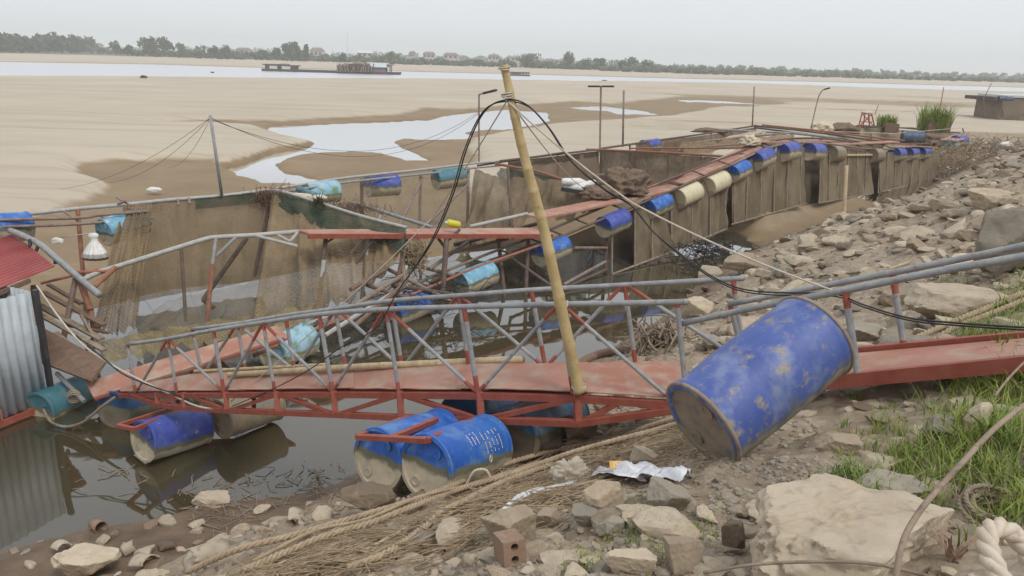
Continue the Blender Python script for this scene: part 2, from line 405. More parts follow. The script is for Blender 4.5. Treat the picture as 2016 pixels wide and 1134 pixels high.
# ================================================================ materials for built things
M['red'] = weathered('red_oxide_paint', (.27, .062, .040), (.32, .095, .062), 8, .6, (.24, .12, .075), 30, lo3=.58, hi3=.72, bstr=.1)
M['redplate'] = weathered('faded_red_plate', (.36, .16, .11), (.43, .245, .185), 1.1, .8, (.40, .315, .24), 3.5, lo3=.47, hi3=.68, bstr=.35, bscale=45, bdist=.006)
M['galv'] = weathered('galvanised_pipe', (.24, .25, .26), (.33, .335, .335), 9, .55, (.22, .15, .10), 22, lo3=.56, hi3=.70, bstr=.05)
M['galvrust'] = weathered('rusting_pipe', (.25, .22, .20), (.22, .12, .075), 7, .75, (.12, .07, .045), 30, bstr=.15)
M['palegalv'] = weathered('pale_galvanised_pipe', (.42, .41, .38), (.34, .33, .31), 9, .6, (.26, .17, .12), 25, lo3=.6, hi3=.75, bstr=.05)
M['darkpipe'] = weathered('dark_rusty_pipe', (.10, .075, .058), (.16, .11, .08), 8, .8, (.07, .05, .04), 22, bstr=.15)
M['rustred'] = weathered('rust_red_pipe', (.27, .10, .06), (.33, .16, .10), 9, .75, (.17, .10, .07), 24, bstr=.1)
M['bamboo'] = weathered('bamboo_cane', (.50, .385, .19), (.42, .31, .145), 9, .45, (.30, .22, .11), 22, lo3=.58, hi3=.75, bstr=.06)
M['paleb'] = weathered('dry_pale_cane', (.52, .41, .25), (.42, .32, .19), 9, .6, (.30, .22, .13), 22, bstr=.1)
M['wood'] = weathered('old_wet_timber', (.16, .095, .062), (.21, .135, .095), 6, .7, (.09, .055, .038), 20, bstr=.3)
M['greywood'] = weathered('grey_driftwood', (.30, .235, .17), (.20, .15, .105), 7, .8, (.12, .085, .06), 25, bstr=.3)
M['rope'] = weathered('dirty_hemp_rope', (.34, .255, .165), (.44, .345, .235), 10, .9, (.22, .16, .10), 40, bstr=.4, bscale=180, bdist=.004)
M['whiterope'] = weathered('pale_nylon_rope', (.60, .53, .43), (.50, .41, .31), 12, .8, (.35, .27, .19), 40, lo3=.6, hi3=.75, bstr=.4, bscale=200, bdist=.003)
M['line'] = weathered('pale_line', (.55, .50, .42), (.45, .40, .33), 10, .8, bstr=0)
M['black'] = weathered('black_cable', (.012, .012, .013), (.02, .02, .02), 10, .4, bstr=0)
M['roof'] = weathered('red_roof_sheet', (.32, .055, .05), (.38, .085, .075), 2, .5, (.28, .10, .085), 12, bstr=.03)
M['tin'] = weathered('grey_wall_sheet', (.44, .48, .51), (.36, .40, .425), 3, .45, (.27, .27, .27), 18, lo3=.6, hi3=.78, bstr=.03)
M['white'] = weathered('white_plastic', (.72, .71, .68), (.60, .58, .53), 8, .5, (.40, .34, .27), 22, lo3=.6, hi3=.75, bstr=.05)
M['foam'] = weathered('dirty_foam', (.62, .55, .43), (.50, .42, .30), 9, .9, (.35, .28, .19), 30, bstr=.3)
M['yellow'] = weathered('yellow_plastic', (.60, .56, .03), (.52, .47, .03), 12, .4, bstr=0)
M['straw'] = weathered('dry_straw', (.34, .255, .16), (.25, .18, .11), 3, .95, (.45, .36, .24), 9, bstr=0)
M['stoneA'] = weathered('tan_bank_stone', (.37, .295, .21), (.265, .205, .142), 3.0, .9, (.44, .37, .28), 8, bstr=.5, bscale=30, bdist=.02, rnd=.55)
M['stoneB'] = weathered('grey_bank_stone', (.295, .26, .205), (.225, .19, .145), 3.0, .9, (.36, .30, .22), 7, bstr=.5, bscale=30, bdist=.02, rnd=.5)
M['stoneC'] = weathered('pale_dusty_stone', (.47, .395, .295), (.385, .31, .22), 3.0, .92, (.30, .24, .17), 9, bstr=.45, bscale=35, bdist=.015, rnd=.4)
M['stoneM'] = weathered('mud_coated_stone', (.205, .15, .10), (.155, .11, .072), 4.0, .8, (.29, .225, .16), 10, bstr=.5, bscale=35, bdist=.015, rnd=.5)
M['grass'] = weathered('bank_grass', (.13, .20, .03), (.24, .29, .045), 3, .7, (.36, .33, .09), 9, bstr=0, world=True)
M['bag'] = weathered('white_foil_sack', (.72, .73, .76), (.55, .56, .60), 9, .3, (.30, .28, .27), 14, lo3=.62, hi3=.72, bstr=.3, bscale=25)
M['orange'] = weathered('orange_print', (.72, .36, .04), (.6, .3, .04), 9, .5, bstr=0)
M['ink'] = weathered('black_print', (.03, .03, .035), (.05, .05, .05), 9, .5, bstr=0)
M['clay'] = weathered('clay_brick', (.29, .19, .13), (.23, .145, .10), 8, .9, (.36, .28, .20), 18, bstr=.5)
M['shell'] = weathered('dusty_broken_pottery', (.46, .39, .30), (.36, .29, .21), 6, .9, (.25, .19, .13), 14, bstr=.4, rnd=.3)

def drum_material(name, c1, c2, line=.02, mudc=(.50, .43, .315), dark=(.15, .145, .09), patch=.62, fade=None, nza=.16):
    m_, t, n, b = newmat(name)
    co = N(t, 'ShaderNodeTexCoord').outputs['Object']; sp = N(t, 'ShaderNodeSeparateXYZ'); t.links.new(co, sp.inputs[0])
    oi = N(t, 'ShaderNodeObjectInfo')
    vadd = N(t, 'ShaderNodeVectorMath', operation='ADD'); t.links.new(co, vadd.inputs[0]); cmb = N(t, 'ShaderNodeCombineXYZ')
    t.links.new(math_(t, 'MULTIPLY', oi.outputs['Random'], 37), cmb.inputs[0]); t.links.new(cmb.outputs[0], vadd.inputs[1]); cv = vadd.outputs[0]
    c = mixc(t, noise_ramp(t, 3, .35, .68, coord=cv), c1, c2)
    if fade: c = mixc(t, noise_ramp(t, 5, .5, .66, coord=cv, detail=7), c, fade)
    c = mixc(t, noise_ramp(t, 7, patch, patch + .10, coord=cv, detail=9, rough=.7), c, mudc)
    nz = N(t, 'ShaderNodeTexNoise', Scale=6, Detail=6); t.links.new(cv, nz.inputs['Vector'])
    zz = math_(t, 'ADD', sp.outputs['Z'], math_(t, 'MULTIPLY', math_(t, 'SUBTRACT', nz.outputs['Fac'], .5), nza))
    mr = N(t, 'ShaderNodeMapRange', interpolation_type='SMOOTHSTEP', **{'From Min': line + .035, 'From Max': line}); t.links.new(zz, mr.inputs['Value'])
    mr2 = N(t, 'ShaderNodeMapRange', interpolation_type='SMOOTHSTEP', **{'From Min': line - .02, 'From Max': line - .07}); t.links.new(zz, mr2.inputs['Value'])
    mud = mixc(t, noise_ramp(t, 9, .35, .7, coord=cv, detail=6), mudc, tuple(x * .72 for x in mudc))
    c = mixc(t, mr.outputs[0], c, dark); c = mixc(t, mr2.outputs[0], c, mud)
    t.links.new(c, b.inputs['Base Color'])
    t.links.new(math_(t, 'MULTIPLY_ADD', mr.outputs[0], .45), b.inputs['Roughness']); t.nodes[-1].inputs[2].default_value = .36
    for nd in t.nodes:
        if nd.type == 'MATH' and nd.operation == 'MULTIPLY_ADD': nd.inputs[2].default_value = .50
    n2 = N(t, 'ShaderNodeTexNoise', Scale=5, Detail=5); t.links.new(cv, n2.inputs['Vector']); bump(t, b, n2.outputs['Fac'], .25, .03)
    return m_
M['d_blue'] = drum_material('blue_drum_tide_line', (.015, .085, .40), (.035, .155, .48), fade=(.10, .22, .46))
M['d_royal'] = drum_material('violet_blue_drum_tide_line', (.035, .055, .30), (.065, .10, .38), line=.02, fade=(.10, .13, .34))
M['d_sky'] = drum_material('sky_blue_drum_tide_line', (.10, .30, .45), (.20, .41, .53), line=-.02, fade=(.42, .55, .60))
M['d_light'] = drum_material('pale_blue_drum_algae', (.22, .42, .55), (.36, .52, .60), line=-.03, dark=(.20, .24, .12), fade=(.16, .25, .12))
M['d_teal'] = drum_material('teal_drum_tide_line', (.04, .15, .19), (.07, .20, .24), line=.02, fade=(.14, .20, .19))
M['d_cream'] = drum_material('cream_drum', (.62, .56, .38), (.54, .48, .32), line=-.12, mudc=(.46, .40, .28), dark=(.38, .33, .22), patch=.56)
M['d_mud'] = drum_material('mud_coated_drum', (.26, .21, .145), (.21, .165, .11), line=.16, mudc=(.29, .225, .15), dark=(.20, .19, .17), patch=.5)
M['d_mudblue'] = drum_material('mud_smeared_blue_drum', (.06, .16, .34), (.16, .26, .38), line=.06, mudc=(.28, .22, .15), patch=.52)
M['d_big'] = drum_material('royal_blue_drum_mud_splashes', (.045, .08, .285), (.075, .12, .34), line=-.06, mudc=(.27, .235, .17), dark=(.12, .13, .17), patch=.535, nza=.42, fade=(.16, .20, .36))
M['d_cap'] = weathered('mud_smeared_drum_end', (.29, .23, .17), (.22, .17, .125), 5, .8, (.09, .10, .17), 9, lo3=.55, hi3=.72, bstr=.3)
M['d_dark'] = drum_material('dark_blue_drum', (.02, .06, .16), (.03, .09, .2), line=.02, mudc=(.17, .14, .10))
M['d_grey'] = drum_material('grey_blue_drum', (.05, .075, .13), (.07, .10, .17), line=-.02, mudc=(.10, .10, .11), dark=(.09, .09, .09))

def net_material(name, c1, c2, a_lo, a_hi, scale=2.0, mesh=.25, per=.05):
    m_, t, n, b = newmat(name); o = n['Material Output']
    pos = N(t, 'ShaderNodeNewGeometry').outputs['Position']
    c = mixc(t, noise_ramp(t, scale, .32, .70, coord=pos, detail=7), c1, c2)
    mp = N(t, 'ShaderNodeMapping'); mp.inputs['Scale'].default_value = (2.2, 2.2, .35); t.links.new(pos, mp.inputs[0])
    c = mixc(t, math_(t, 'MULTIPLY', noise_ramp(t, scale, .52, .72, coord=mp.outputs[0], detail=6), .4), c, tuple(x * .55 for x in c2))      # run-down streaks of silt
    t.links.new(c, b.inputs['Base Color']); b.inputs['Roughness'].default_value = .95; b.inputs['Specular IOR Level'].default_value = .1
    tr = N(t, 'ShaderNodeBsdfTransparent'); mx = N(t, 'ShaderNodeMixShader')
    mr = noise_ramp(t, scale * .7, .3, .7, coord=pos, detail=4)
    rg = N(t, 'ShaderNodeMapRange', **{'To Min': a_lo, 'To Max': a_hi}); t.links.new(mr, rg.inputs['Value'])
    fac = rg.outputs[0]
    if mesh:
        w1_ = N(t, 'ShaderNodeTexWave', Scale=.314 / per); w1_.bands_direction = 'Z'; w2_ = N(t, 'ShaderNodeTexWave', Scale=.314 / per); w2_.bands_direction = 'DIAGONAL'
        for q in (w1_, w2_): t.links.new(pos, q.inputs['Vector'])
        hi = math_(t, 'MAXIMUM', w1_.outputs['Fac'], w2_.outputs['Fac'])
        k = math_(t, 'ADD', math_(t, 'MULTIPLY', hi, mesh), 1 - mesh * .65); fac = math_(t, 'MULTIPLY', fac, k, True)
    t.links.new(fac, mx.inputs[0]); t.links.new(tr.outputs[0], mx.inputs[1]); t.links.new(b.outputs[0], mx.inputs[2]); t.links.new(mx.outputs[0], o.inputs['Surface'])
    tn = N(t, 'ShaderNodeTexNoise', Scale=3, Detail=6); t.links.new(mp.outputs[0], tn.inputs['Vector']); bump(t, b, tn.outputs['Fac'], .5, .06)
    return m_
M['net_sheer'] = net_material('sheer_brown_net', (.25, .19, .12), (.175, .13, .08), .58, .86)
M['net_thin'] = net_material('thin_grey_net', (.22, .185, .13), (.16, .13, .09), .16, .46)
M['net_brown'] = net_material('silted_brown_net', (.22, .165, .105), (.14, .105, .065), .72, .95)
M['net_wall'] = net_material('silted_outer_net', (.235, .19, .13), (.135, .105, .068), .90, .99, .8)
M['net_pale'] = net_material('pale_silt_net', (.27, .20, .12), (.17, .125, .075), .58, .92, 1.3, .45)
M['net_green'] = net_material('green_mesh_band', (.055, .078, .055), (.035, .05, .036), .55, .88)
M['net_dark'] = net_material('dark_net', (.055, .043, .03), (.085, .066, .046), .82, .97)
M['net_floor'] = net_material('yellowish_floor_net', (.27, .215, .115), (.18, .14, .07), .62, .95, 3, .5, .06)

# ================================================================ building blocks
def pipe(parent, name, a, b, r, mat='galv', ends=None, n=8, **kw):
    if ends and mat == 'galv': ends = tuple(min(.3, e * 1.5 * R_.uniform(.7, 1.4)) for e in ends)
    """straight pipe; ends=(fa, fb): painted fractions at either end"""
    a = Vector(a); b = Vector(b); mb = MB()
    if ends:
        fa, fb = ends; mb.tube([a, a.lerp(b, max(fa, .002)), a.lerp(b, 1 - max(fb, .002)), b], r, n, mis=[1 if fa else 0, 0, 1 if fb else 0])
        return obj(mb, name, [M[mat], M['red']], parent, **kw)
    mb.tube([a, b], r, n); return obj(mb, name, M[mat], parent, **kw)
def ppath(parent, name, pts, r, mat='galv', k=4, n=8, smooth=True, **kw):
    mb = MB().tube(smoothpath(pts, k) if k > 1 else pts, r, n); return obj(mb, name, M[mat], parent, smooth=smooth, **kw)
def slab(parent, name, quad, th, mat, **kw):
    """thick plate from 4 corner points (top face)"""
    q = [Vector(x) for x in quad]; nrm = (q[1] - q[0]).cross(q[3] - q[0]).normalized()
    if nrm.z < 0: nrm = -nrm
    v = q + [x - nrm * th for x in q]
    mb = MB().add(v, [(0, 1, 2, 3), (7, 6, 5, 4), (0, 4, 5, 1), (1, 5, 6, 2), (2, 6, 7, 3), (3, 7, 4, 0)])
    return obj(mb, name, M[mat], parent, **kw)
def plank(name, a, b, wdt, th, mat, parent=None, **kw):
    a = Vector(a); b = Vector(b); t = (b - a).normalized(); sd = t.cross(Vector((0, 0, 1))).normalized()
    mb = MB(); k = 6; rows = []
    for s_ in (1, -1):
        pass
    pts = [a.lerp(b, i / k) - Vector((0, 0, .02 * math.sin(math.pi * i / k))) for i in range(k + 1)]
    for p, q in zip(pts, pts[1:]): pass
    u = sd.cross(t); v = []; f = []
    for p in pts:
        for dx, dz in ((-1, 0), (1, 0), (1, -1), (-1, -1)): v.append(p + sd * dx * wdt / 2 + u * dz * th)
    for i in range(k):
        for j in range(4): f.append((i * 4 + j, i * 4 + (j + 1) % 4, (i + 1) * 4 + (j + 1) % 4, (i + 1) * 4 + j))
    f += [(3, 2, 1, 0), tuple(k * 4 + j for j in range(4))]
    mb.add(v, f); return obj(mb, name, M[mat], parent, **kw)
# drum: shared meshes, local X along its axis, local Z up
_DP = [(-.44, .245), (-.455, .252), (-.455, .272), (-.44, .284), (-.405, .286), (-.39, .279), (-.36, .281), (-.15, .288), (-.145, .2865), (-.14, .288), (.14, .288), (.145, .2865), (.15, .288), (.36, .281), (.39, .279), (.405, .286), (.44, .284), (.455, .272), (.455, .252), (.44, .245)]
_dm = {}
def drum_meshes(mat):
    if mat in _dm: return _dm[mat]
    mm = M[mat]
    body = MB().lathe(_DP, n=36, capa=False, capb=False).mesh('drum_body', mm, smooth=True)
    cm = M['d_cap'] if mat == 'd_big' else mm
    caps_ = [MB().lathe([(s_ * .4405, .2465), (s_ * .436, .235), (s_ * .433, .12), (s_ * .434, .001)][::s_], n=36, capa=False, capb=False).mesh('drum_end', cm, smooth=True) for s_ in (-1, 1)]
    rings_ = []
    for s_ in (-1, 1):
        mb = MB().tube([Vector((s_ * .442, .284 * math.cos(a * math.pi / 18), .284 * math.sin(a * math.pi / 18))) for a in range(37)], .0125, 6, caps=False)
        rings_.append(mb.mesh('drum_rim', cm, smooth=True))
    bungs = []
    for s_ in (-1, 1):
        for y, z in ((-.10, .15), (.10, -.15)):
            mb = MB().lathe([(s_ * .435, .045), (s_ * .452, .045), (s_ * .452, .030), (s_ * .446, .028), (s_ * .446, .001)], Matrix.Translation((0, y, z)), 14)
            bungs.append(mb.mesh('drum_bung', cm, smooth=False))
    for me_ in [body]:
        pass
    _dm[mat] = (body, rings_, bungs, caps_); return _dm[mat]
def drum(near, far, mat, label, group=None, s=1.0, L=None, roll=0, bungs=True, name='float_drum', up=Vector((0, 0, 1))):
    near = Vector(near); far = Vector(far); ax = (far - near).normalized(); c = (near + far) / 2
    y = up.cross(ax).normalized(); z = ax.cross(y)
    mtx = Matrix((ax, y, z)).transposed().to_4x4() @ Matrix.Rotation(roll, 4, 'X')
    r = root(name, c, label, 'drum', group); r.rotation_mode = 'QUATERNION'; r.rotation_quaternion = mtx.to_quaternion()
    r.scale = ((L or .91 * s) / .91, s, s)
    b, rg, bu, cp = drum_meshes(mat)
    def add(nm, me_, par): o = bpy.data.objects.new(nm, me_); col.objects.link(o); o.parent = par; return o
    bo = add('body', b, r)
    for q in range(2):
        add('rim', rg[q], bo); ce = add('end_cap', cp[q], r)
        if bungs:
            for k in range(2): add('bung', bu[q * 2 + k], ce)
    return r
def net(parent, name, top, bot, mat, nu=28, nv=12, amp=.06, fs=1.0, sag=0, **kw):
    """hanging net between a top line and a bottom line, with folds"""
    def res(p, n):
        p = [Vector(x) for x in p]; L = [0]
        for a, b in zip(p, p[1:]): L.append(L[-1] + (b - a).length)
        o = []
        for i in range(n + 1):
            s_ = L[-1] * i / n; k = max(j for j in range(len(p)) if L[j] <= s_ + 1e-9); k = min(k, len(p) - 2)
            o.append(p[k].lerp(p[k + 1], (s_ - L[k]) / max(L[k + 1] - L[k], 1e-9)))
        return o
    T, B = res(top, nu), res(bot, nu); sd = R_.random() * 50; rows = []
    nrm = (T[-1] - T[0]).cross(B[0] - T[0]).normalized()
    for j in range(nv + 1):
        v = j / nv; row = []
        for i in range(nu + 1):
            p = T[i].lerp(B[i], v)
            w_ = mnoise.noise(Vector((i * .35 * fs * 28 / nu, v * 1.2, sd))) + .5 * mnoise.noise(Vector((i * .9 * fs * 28 / nu, v * 2.5, sd + 9)))
            p = p + nrm * (amp * w_ * (.35 + min(1, 2.2 * v))) - Vector((0, 0, sag * 4 * v * (1 - v)))
            row.append(p)
        rows.append(row)
    return obj(MB().grid(rows), name, M[mat], parent, smooth=True, **kw)

# ================================================================ FOOTBRIDGE over the pond
bn = interp([(200, 11.4), (235, 11.2), (267, 10.9), (348, 10.25), (441, 9.6), (541, 9.0), (655, 8.4), (785, 7.8), (940, 7.3), (1128, 6.95), (1352, 6.6), (1420, 6.4), (1700, 5.6), (2050, 4.85)])
byn = interp([(235, 773), (450, 771), (655, 769), (940, 770), (1128, 775), (1335, 788), (1420, 786)])
byf = interp([(235, 765), (300, 753), (398, 735), (483, 729), (580, 728), (680, 724), (791, 719), (923, 721), (1073, 719), (1251, 716), (1440, 712)])
bh = lambda x: P(x, byn(x), bn(x)).z
NE = lambda x: P(x, byn(x), bn(x))
FE = lambda x: H(x, byf(x), bh(x) + .01)
br = root('footbridge', NE(700) - Vector((0, 0, .5)), 'long red and grey steel truss footbridge with pipe handrails above the pond', 'footbridge')
xs = [235, 340, 450, 560, 680, 800, 940, 1060, 1140, 1240, 1345]
# top chords along both deck edges
ppath(br, 'edge_beam', [NE(x) + Vector((0, 0, -.045)) for x in xs], .045, 'red', 1, 4, False)
ppath(br, 'edge_beam', [FE(x) + Vector((0, 0, -.045)) for x in xs], .04, 'red', 1, 4, False)
# deck plates
seams = [238, 470, 690, 900, 1150, 1345]
for q, (x0, x1) in enumerate(zip(seams, seams[1:])):
    mb = MB(); k = 8; e = Vector((0, 0, .012 + .006 * (q % 2)))
    a_ = [NE(x0 + (x1 + 8 - x0) * i / k) for i in range(k + 1)]; b_ = [FE(x0 + (x1 + 8 - x0) * i / k) for i in range(k + 1)]
    wv_ = [Vector((0, 0, .012 * R_.random())) for _ in a_]
    mb.grid([[p + e + v for p, v in zip(a_, wv_)], [p.lerp(p2, .5) + e + v * .4 for p, p2, v in zip(a_, b_, wv_)], [p + e for p in b_]][::-1])
    o_ = obj(mb, 'deck_plate', M['redplate'], br); md = o_.modifiers.new('thick', 'SOLIDIFY'); md.thickness = .01
# lower truss
lcn = interp([(262, 779), (311, 796), (350, 802), (447, 808), (547, 812), (660, 816), (790, 822), (947, 826), (1139, 833), (1330, 807)])
LC = lambda x: P(x, lcn(x), bn(x))
lx = [262, 311, 350, 447, 547, 660, 790, 947, 1139, 1328]
for a, b in zip(lx, lx[1:]): obj(MB().beam(LC(a), LC(b), .06, .06), 'bottom_chord', M['red'], br)
for x in (311, 365, 447, 547, 660, 790, 947, 1139): obj(MB().beam(LC(x), P(x - 3, byn(x), bn(x)), .065, .05), 'truss_strut', M['red'], br)
for xa, ta, xb, tb in ((311, 0, 365, 1), (375, 1, 445, 0), (452, 0, 542, 1), (552, 1, 656, 0), (664, 0, 784, 1), (796, 1, 943, 0), (952, 0, 1130, 1), (1145, 0, 1222, 1), (1240, 1, 1328, 0)):
    f = lambda x, t_: NE(x) - Vector((0, 0, .05)) if t_ else LC(x)
    obj(MB().beam(f(xa, ta), f(xb, tb), .045, .045), 'truss_diagonal', M['red'], br)
# same truss on the far side
dfar = lambda x: (FE(x) - NE(x))
for a, b in zip(lx[2:], lx[3:]): obj(MB().beam(LC(a) + dfar(a), LC(b) + dfar(b), .06, .06), 'bottom_chord', M['red'], br)
for x in (447, 660, 790, 947, 1139): obj(MB().beam(LC(x) + dfar(x), FE(x) - Vector((0, 0, .05)), .055, .05), 'truss_strut', M['red'], br)
for xa, ta, xb, tb in ((452, 0, 552, 1), (552, 1, 656, 0), (664, 0, 784, 1), (796, 1, 943, 0), (952, 0, 1130, 1), (1145, 0, 1222, 1)):
    f = lambda x, t_: FE(x) - Vector((0, 0, .05)) if t_ else LC(x) + dfar(x)
    obj(MB().beam(f(xa, ta), f(xb, tb), .045, .045), 'truss_diagonal', M['red'], br)
for x in (350, 500, 660, 790, 947, 1139): obj(MB().beam(LC(x), LC(x) + dfar(x), .05, .05), 'cross_member', M['red'], br)
# handrails
rn_ = interp([(247, 678), (330, 667), (420, 650), (518, 635), (628, 619), (760, 609), (913, 604), (1102, 599), (1344, 594)])
def NT(x, y, xb): return P(x, y, bn(xb) - .08)            # near rail points, measured at the foot of their post
npost = [((251, 678), (267, 772)), ((330, 667), (348, 771)), ((420, 650), (441, 770)), ((518, 635), (541, 769)), ((628, 619), (655, 769)), ((760, 609), (785, 769)), ((913, 604), (940, 770)), ((1102, 599), (1128, 774)), ((1333, 595), (1352, 787))]
ND = interp([(t[0], bn(b_[0]) - .08) for t, b_ in npost] + [(1400, bn(1400) - .08)])
ppath(br, 'handrail', [P(t[0], t[1], ND(t[0])) for t, b_ in npost] + [P(1345, 594, ND(1345))], .026, 'galv', 4, 10)
for q, (t, b_) in enumerate(npost):
    pipe(br, 'rail_post', P(*t, ND(t[0])), NE(b_[0]), .021 if q % 2 else .024, 'galv', (.10 if 0 < q < 8 else .04, .10), 10)
for t, b_ in (((330, 667), 268), ((330, 667), 440), ((518, 635), 442), ((518, 635), 653), ((757, 610), 656), ((762, 609), 937), ((1098, 599), 943), ((1106, 599), 1322)):
    pipe(br, 'rail_brace', P(*t, ND(t[0])), NE(b_), .019, 'galv', (.12, .06), 10)
fpost = [((378, 648), 398), ((467, 637), 483), ((562, 621), 580), ((660, 608), 680), ((770, 592), 791), ((903, 582), 923), ((1046, 571), 1073), ((1230, 561), 1251), ((1443, 549), 1466)]
fd = lambda x: (FE(x) - CAM).dot(_F)
FDn = interp([(t[0], fd(b_) - .10) for t, b_ in fpost])
ppath(br, 'handrail', [P(t[0], t[1], FDn(t[0])) for t, b_ in fpost] + [P(1457, 548, FDn(1457))], .025, 'galv', 4, 10)
for q, (t, b_) in enumerate(fpost): pipe(br, 'rail_post', P(*t, FDn(t[0])), FE(b_), .023, 'galv', (.12, .14), 10)
for t, b_ in (((467, 637), 402), ((467, 637), 578), ((660, 608), 583), ((664, 608), 785), ((900, 582), 797), ((906, 582), 1068), ((1226, 561), 1078), ((1234, 561), 1462)):
    pipe(br, 'rail_brace', P(*t, FDn(t[0])), FE(b_), .020, 'galv', (.12, .06), 10)
# float frames of angle iron hung below the bridge
def fframe(pts, mat='red', w_=.05):
    for a, b in zip(pts, pts[1:]): obj(MB().beam(a, b, w_, w_), 'float_frame', M[mat], br)

# drums below the bridge
dg = 'float drums below the footbridge'
d1n, d1f = P(840, 920, 6.5), P(958, 876, 7.22)
d2n, d2f = P(744, 904, 6.8), P(868, 862, 7.52)
pd = drum(d1n, d1f, 'd_blue', 'bright blue drum with white print, outer of the pair under the footbridge', dg)
drum(d2n, d2f, 'd_blue', 'bright blue drum without print, inner of the pair under the red frame', dg)
drum(P(1008, 858, 7.35), P(1120, 812, 8.1), 'd_mudblue', 'mud smeared blue drum on stones behind the pair of bright drums', dg)
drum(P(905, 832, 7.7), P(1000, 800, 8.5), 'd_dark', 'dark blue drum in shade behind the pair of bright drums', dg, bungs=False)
drum(P(286, 868, 10.3), P(393, 838, 11.0), 'd_royal', 'violet blue drum floating under a red angle frame, muddy below', dg, roll=.25)
drum(P(434, 826, 10.9), P(540, 790, 11.6), 'd_mud', 'mud caked drum floating beside the violet blue one', dg)
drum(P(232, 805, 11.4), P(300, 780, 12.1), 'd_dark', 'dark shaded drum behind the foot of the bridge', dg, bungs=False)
# printed lettering on the outer drum of the pair: rows of small white strokes
mb = MB()
for row in range(8):
    x = .06 + .055 * row if row < 5 else -.12 + .05 * (row - 5)
    y0, y1 = ((18, 58) if row < 5 else (40, 62))
    a = y0
    while a < y1:
        w_ = R_.uniform(1.2, 3.4)
        if R_.random() < .85:
            q = []
            for (da, dx) in ((0, 0), (w_, 0), (w_, .012), (0, .012)):
                an = rad(a + da); q.append((x + dx, -.2915 * math.cos(an), .2915 * math.sin(an)))
            mb.add(q, [(0, 1, 2, 3)])
        a += w_ + R_.uniform(.8, 1.8)
for k in range(2):
    q = []
    for i in range(13):
        an = i / 12 * 2 * math.pi; rr_ = .035 - .012 * k
        q.append((.10 + rr_ * .6 * math.cos(an), -.2915 * math.cos(rad(8 + 7 * math.sin(an) * (1 - .35 * k))), .2915 * math.sin(rad(8 + 7 * math.sin(an) * (1 - .35 * k)))))
    mb.tube(q, .003, 4)
me_ = mb.mesh('printed_text', M['white']); o_ = bpy.data.objects.new('printed_text', me_); o_['kind'] = 'stuff'; col.objects.link(o_); o_.parent = pd
# frames over the pair
def frm(n, f, wl=1.0, nn=True):
    n = Vector(n); f = Vector(f); ax = (f - n).normalized(); sd = ax.cross(Vector((0, 0, 1))).normalized(); up = Vector((0, 0, .318))
    a = n - ax * .03 + up; b = f + ax * .1 + up
    fframe([b - sd * .25, a - sd * .25, a + sd * .25, b + sd * .25])
fa_, fb_, fc_ = P(703, 860, 6.72), P(770, 863, 6.56), P(840, 867, 6.40)
for pts in ([P(803, 822, 7.4), fa_, fb_], [P(860, 826, 7.22), fb_, fc_], [fc_, P(930, 829, 7.05)]): fframe(pts, w_=.045)
fframe([P(325, 808, 10.95), P(232, 838, 10.15), P(264, 845, 10.0), P(350, 811, 10.75)], w_=.05)

# ================================================================ RAMP up the bank
rp = root('gangway_ramp', G(1700, 790), 'red steel gangway with grey pipe rails climbing the stony bank', 'gangway')
RN = [P(1352, 780, 6.62), P(1500, 768, 6.1), P(1690, 746, 5.55), P(1850, 731, 5.2), P(2060, 711, 4.8)]
RN.append(RN[-1] + (RN[-1] - RN[-2]) * 1.3)
RFp = [P(1470, 722, 6.85), P(1570, 703, 6.45), P(1680, 692, 6.15), P(1860, 676, 5.8), P(2090, 655, 5.35)]
RFp.append(RFp[-1] + (RFp[-1] - RFp[-2]) * 1.3)
for a, b in zip(RN, RN[1:]): obj(MB().beam(a, b, .05, .10), 'side_beam', M['red'], rp)
for a, b in zip(RFp, RFp[1:]): obj(MB().beam(a, b, .05, .07), 'side_beam', M['red'], rp)
for i in range(5):
    a0, a1, b0, b1 = RN[i], RN[i + 1], RFp[i], RFp[i + 1]
    lo_, hi_ = .2, .93
    slab(rp, 'deck_plate', [a0.lerp(b0, lo_), a1.lerp(b1, lo_), a1.lerp(b1, hi_), a0.lerp(b0, hi_)], .012, 'redplate')
    for t_ in (.15, .65):
        p, q = a0.lerp(a1, t_), b0.lerp(b1, t_); obj(MB().beam(p - Vector((0, 0, .05)), q - Vector((0, 0, .05)), .05, .04), 'cross_member', M['red'], rp)
ppath(rp, 'handrail', [P(1338, 638, 6.58), P(1500, 603, 6.05), P(1663, 572, 5.52), P(1850, 534, 5.1), P(2060, 497, 4.72), P(2060, 497, 4.72) * 2.3 - P(1850, 534, 5.1) * 1.3], .026, 'galv', 4, 10)
ppath(rp, 'handrail', [P(1434, 599, 6.75), P(1600, 567, 6.35), P(1755, 537, 5.95), P(1900, 508, 5.6), P(2060, 474, 5.25), P(2060, 474, 5.25) * 2.3 - P(1900, 508, 5.6) * 1.3], .026, 'galv', 4, 10)
pipe(rp, 'rail_post', P(1664, 573, 5.52), RN[2], .026, 'galv', (.10, .04), 10)
pipe(rp, 'rail_post', P(1757, 538, 5.95), P(1780, 683, 5.97), .025, 'galv', (.14, .06), 10)
pipe(rp, 'rail_post', P(1437, 599, 6.75), P(1453, 662, 6.8), .025, 'galv', (.2, .0), 10)
pipe(rp, 'rail_post', P(1453, 662, 6.8), RFp[0], .025, 'galv', (.0, .1), 10)
pipe(rp, 'rail_post', P(2052, 499, 4.72), RN[4], .031, 'galv', (.1, .04), 10)

# the loose big drum leaning on the ramp
drum(P(1380, 838, 4.42), P(1603, 660, 4.72), 'd_big', 'large royal blue drum splashed with dried mud, tipped against the gangway', None, L=.98, s=.995, roll=0, name='loose_drum', up=Vector((-.7, -.35, 1)))

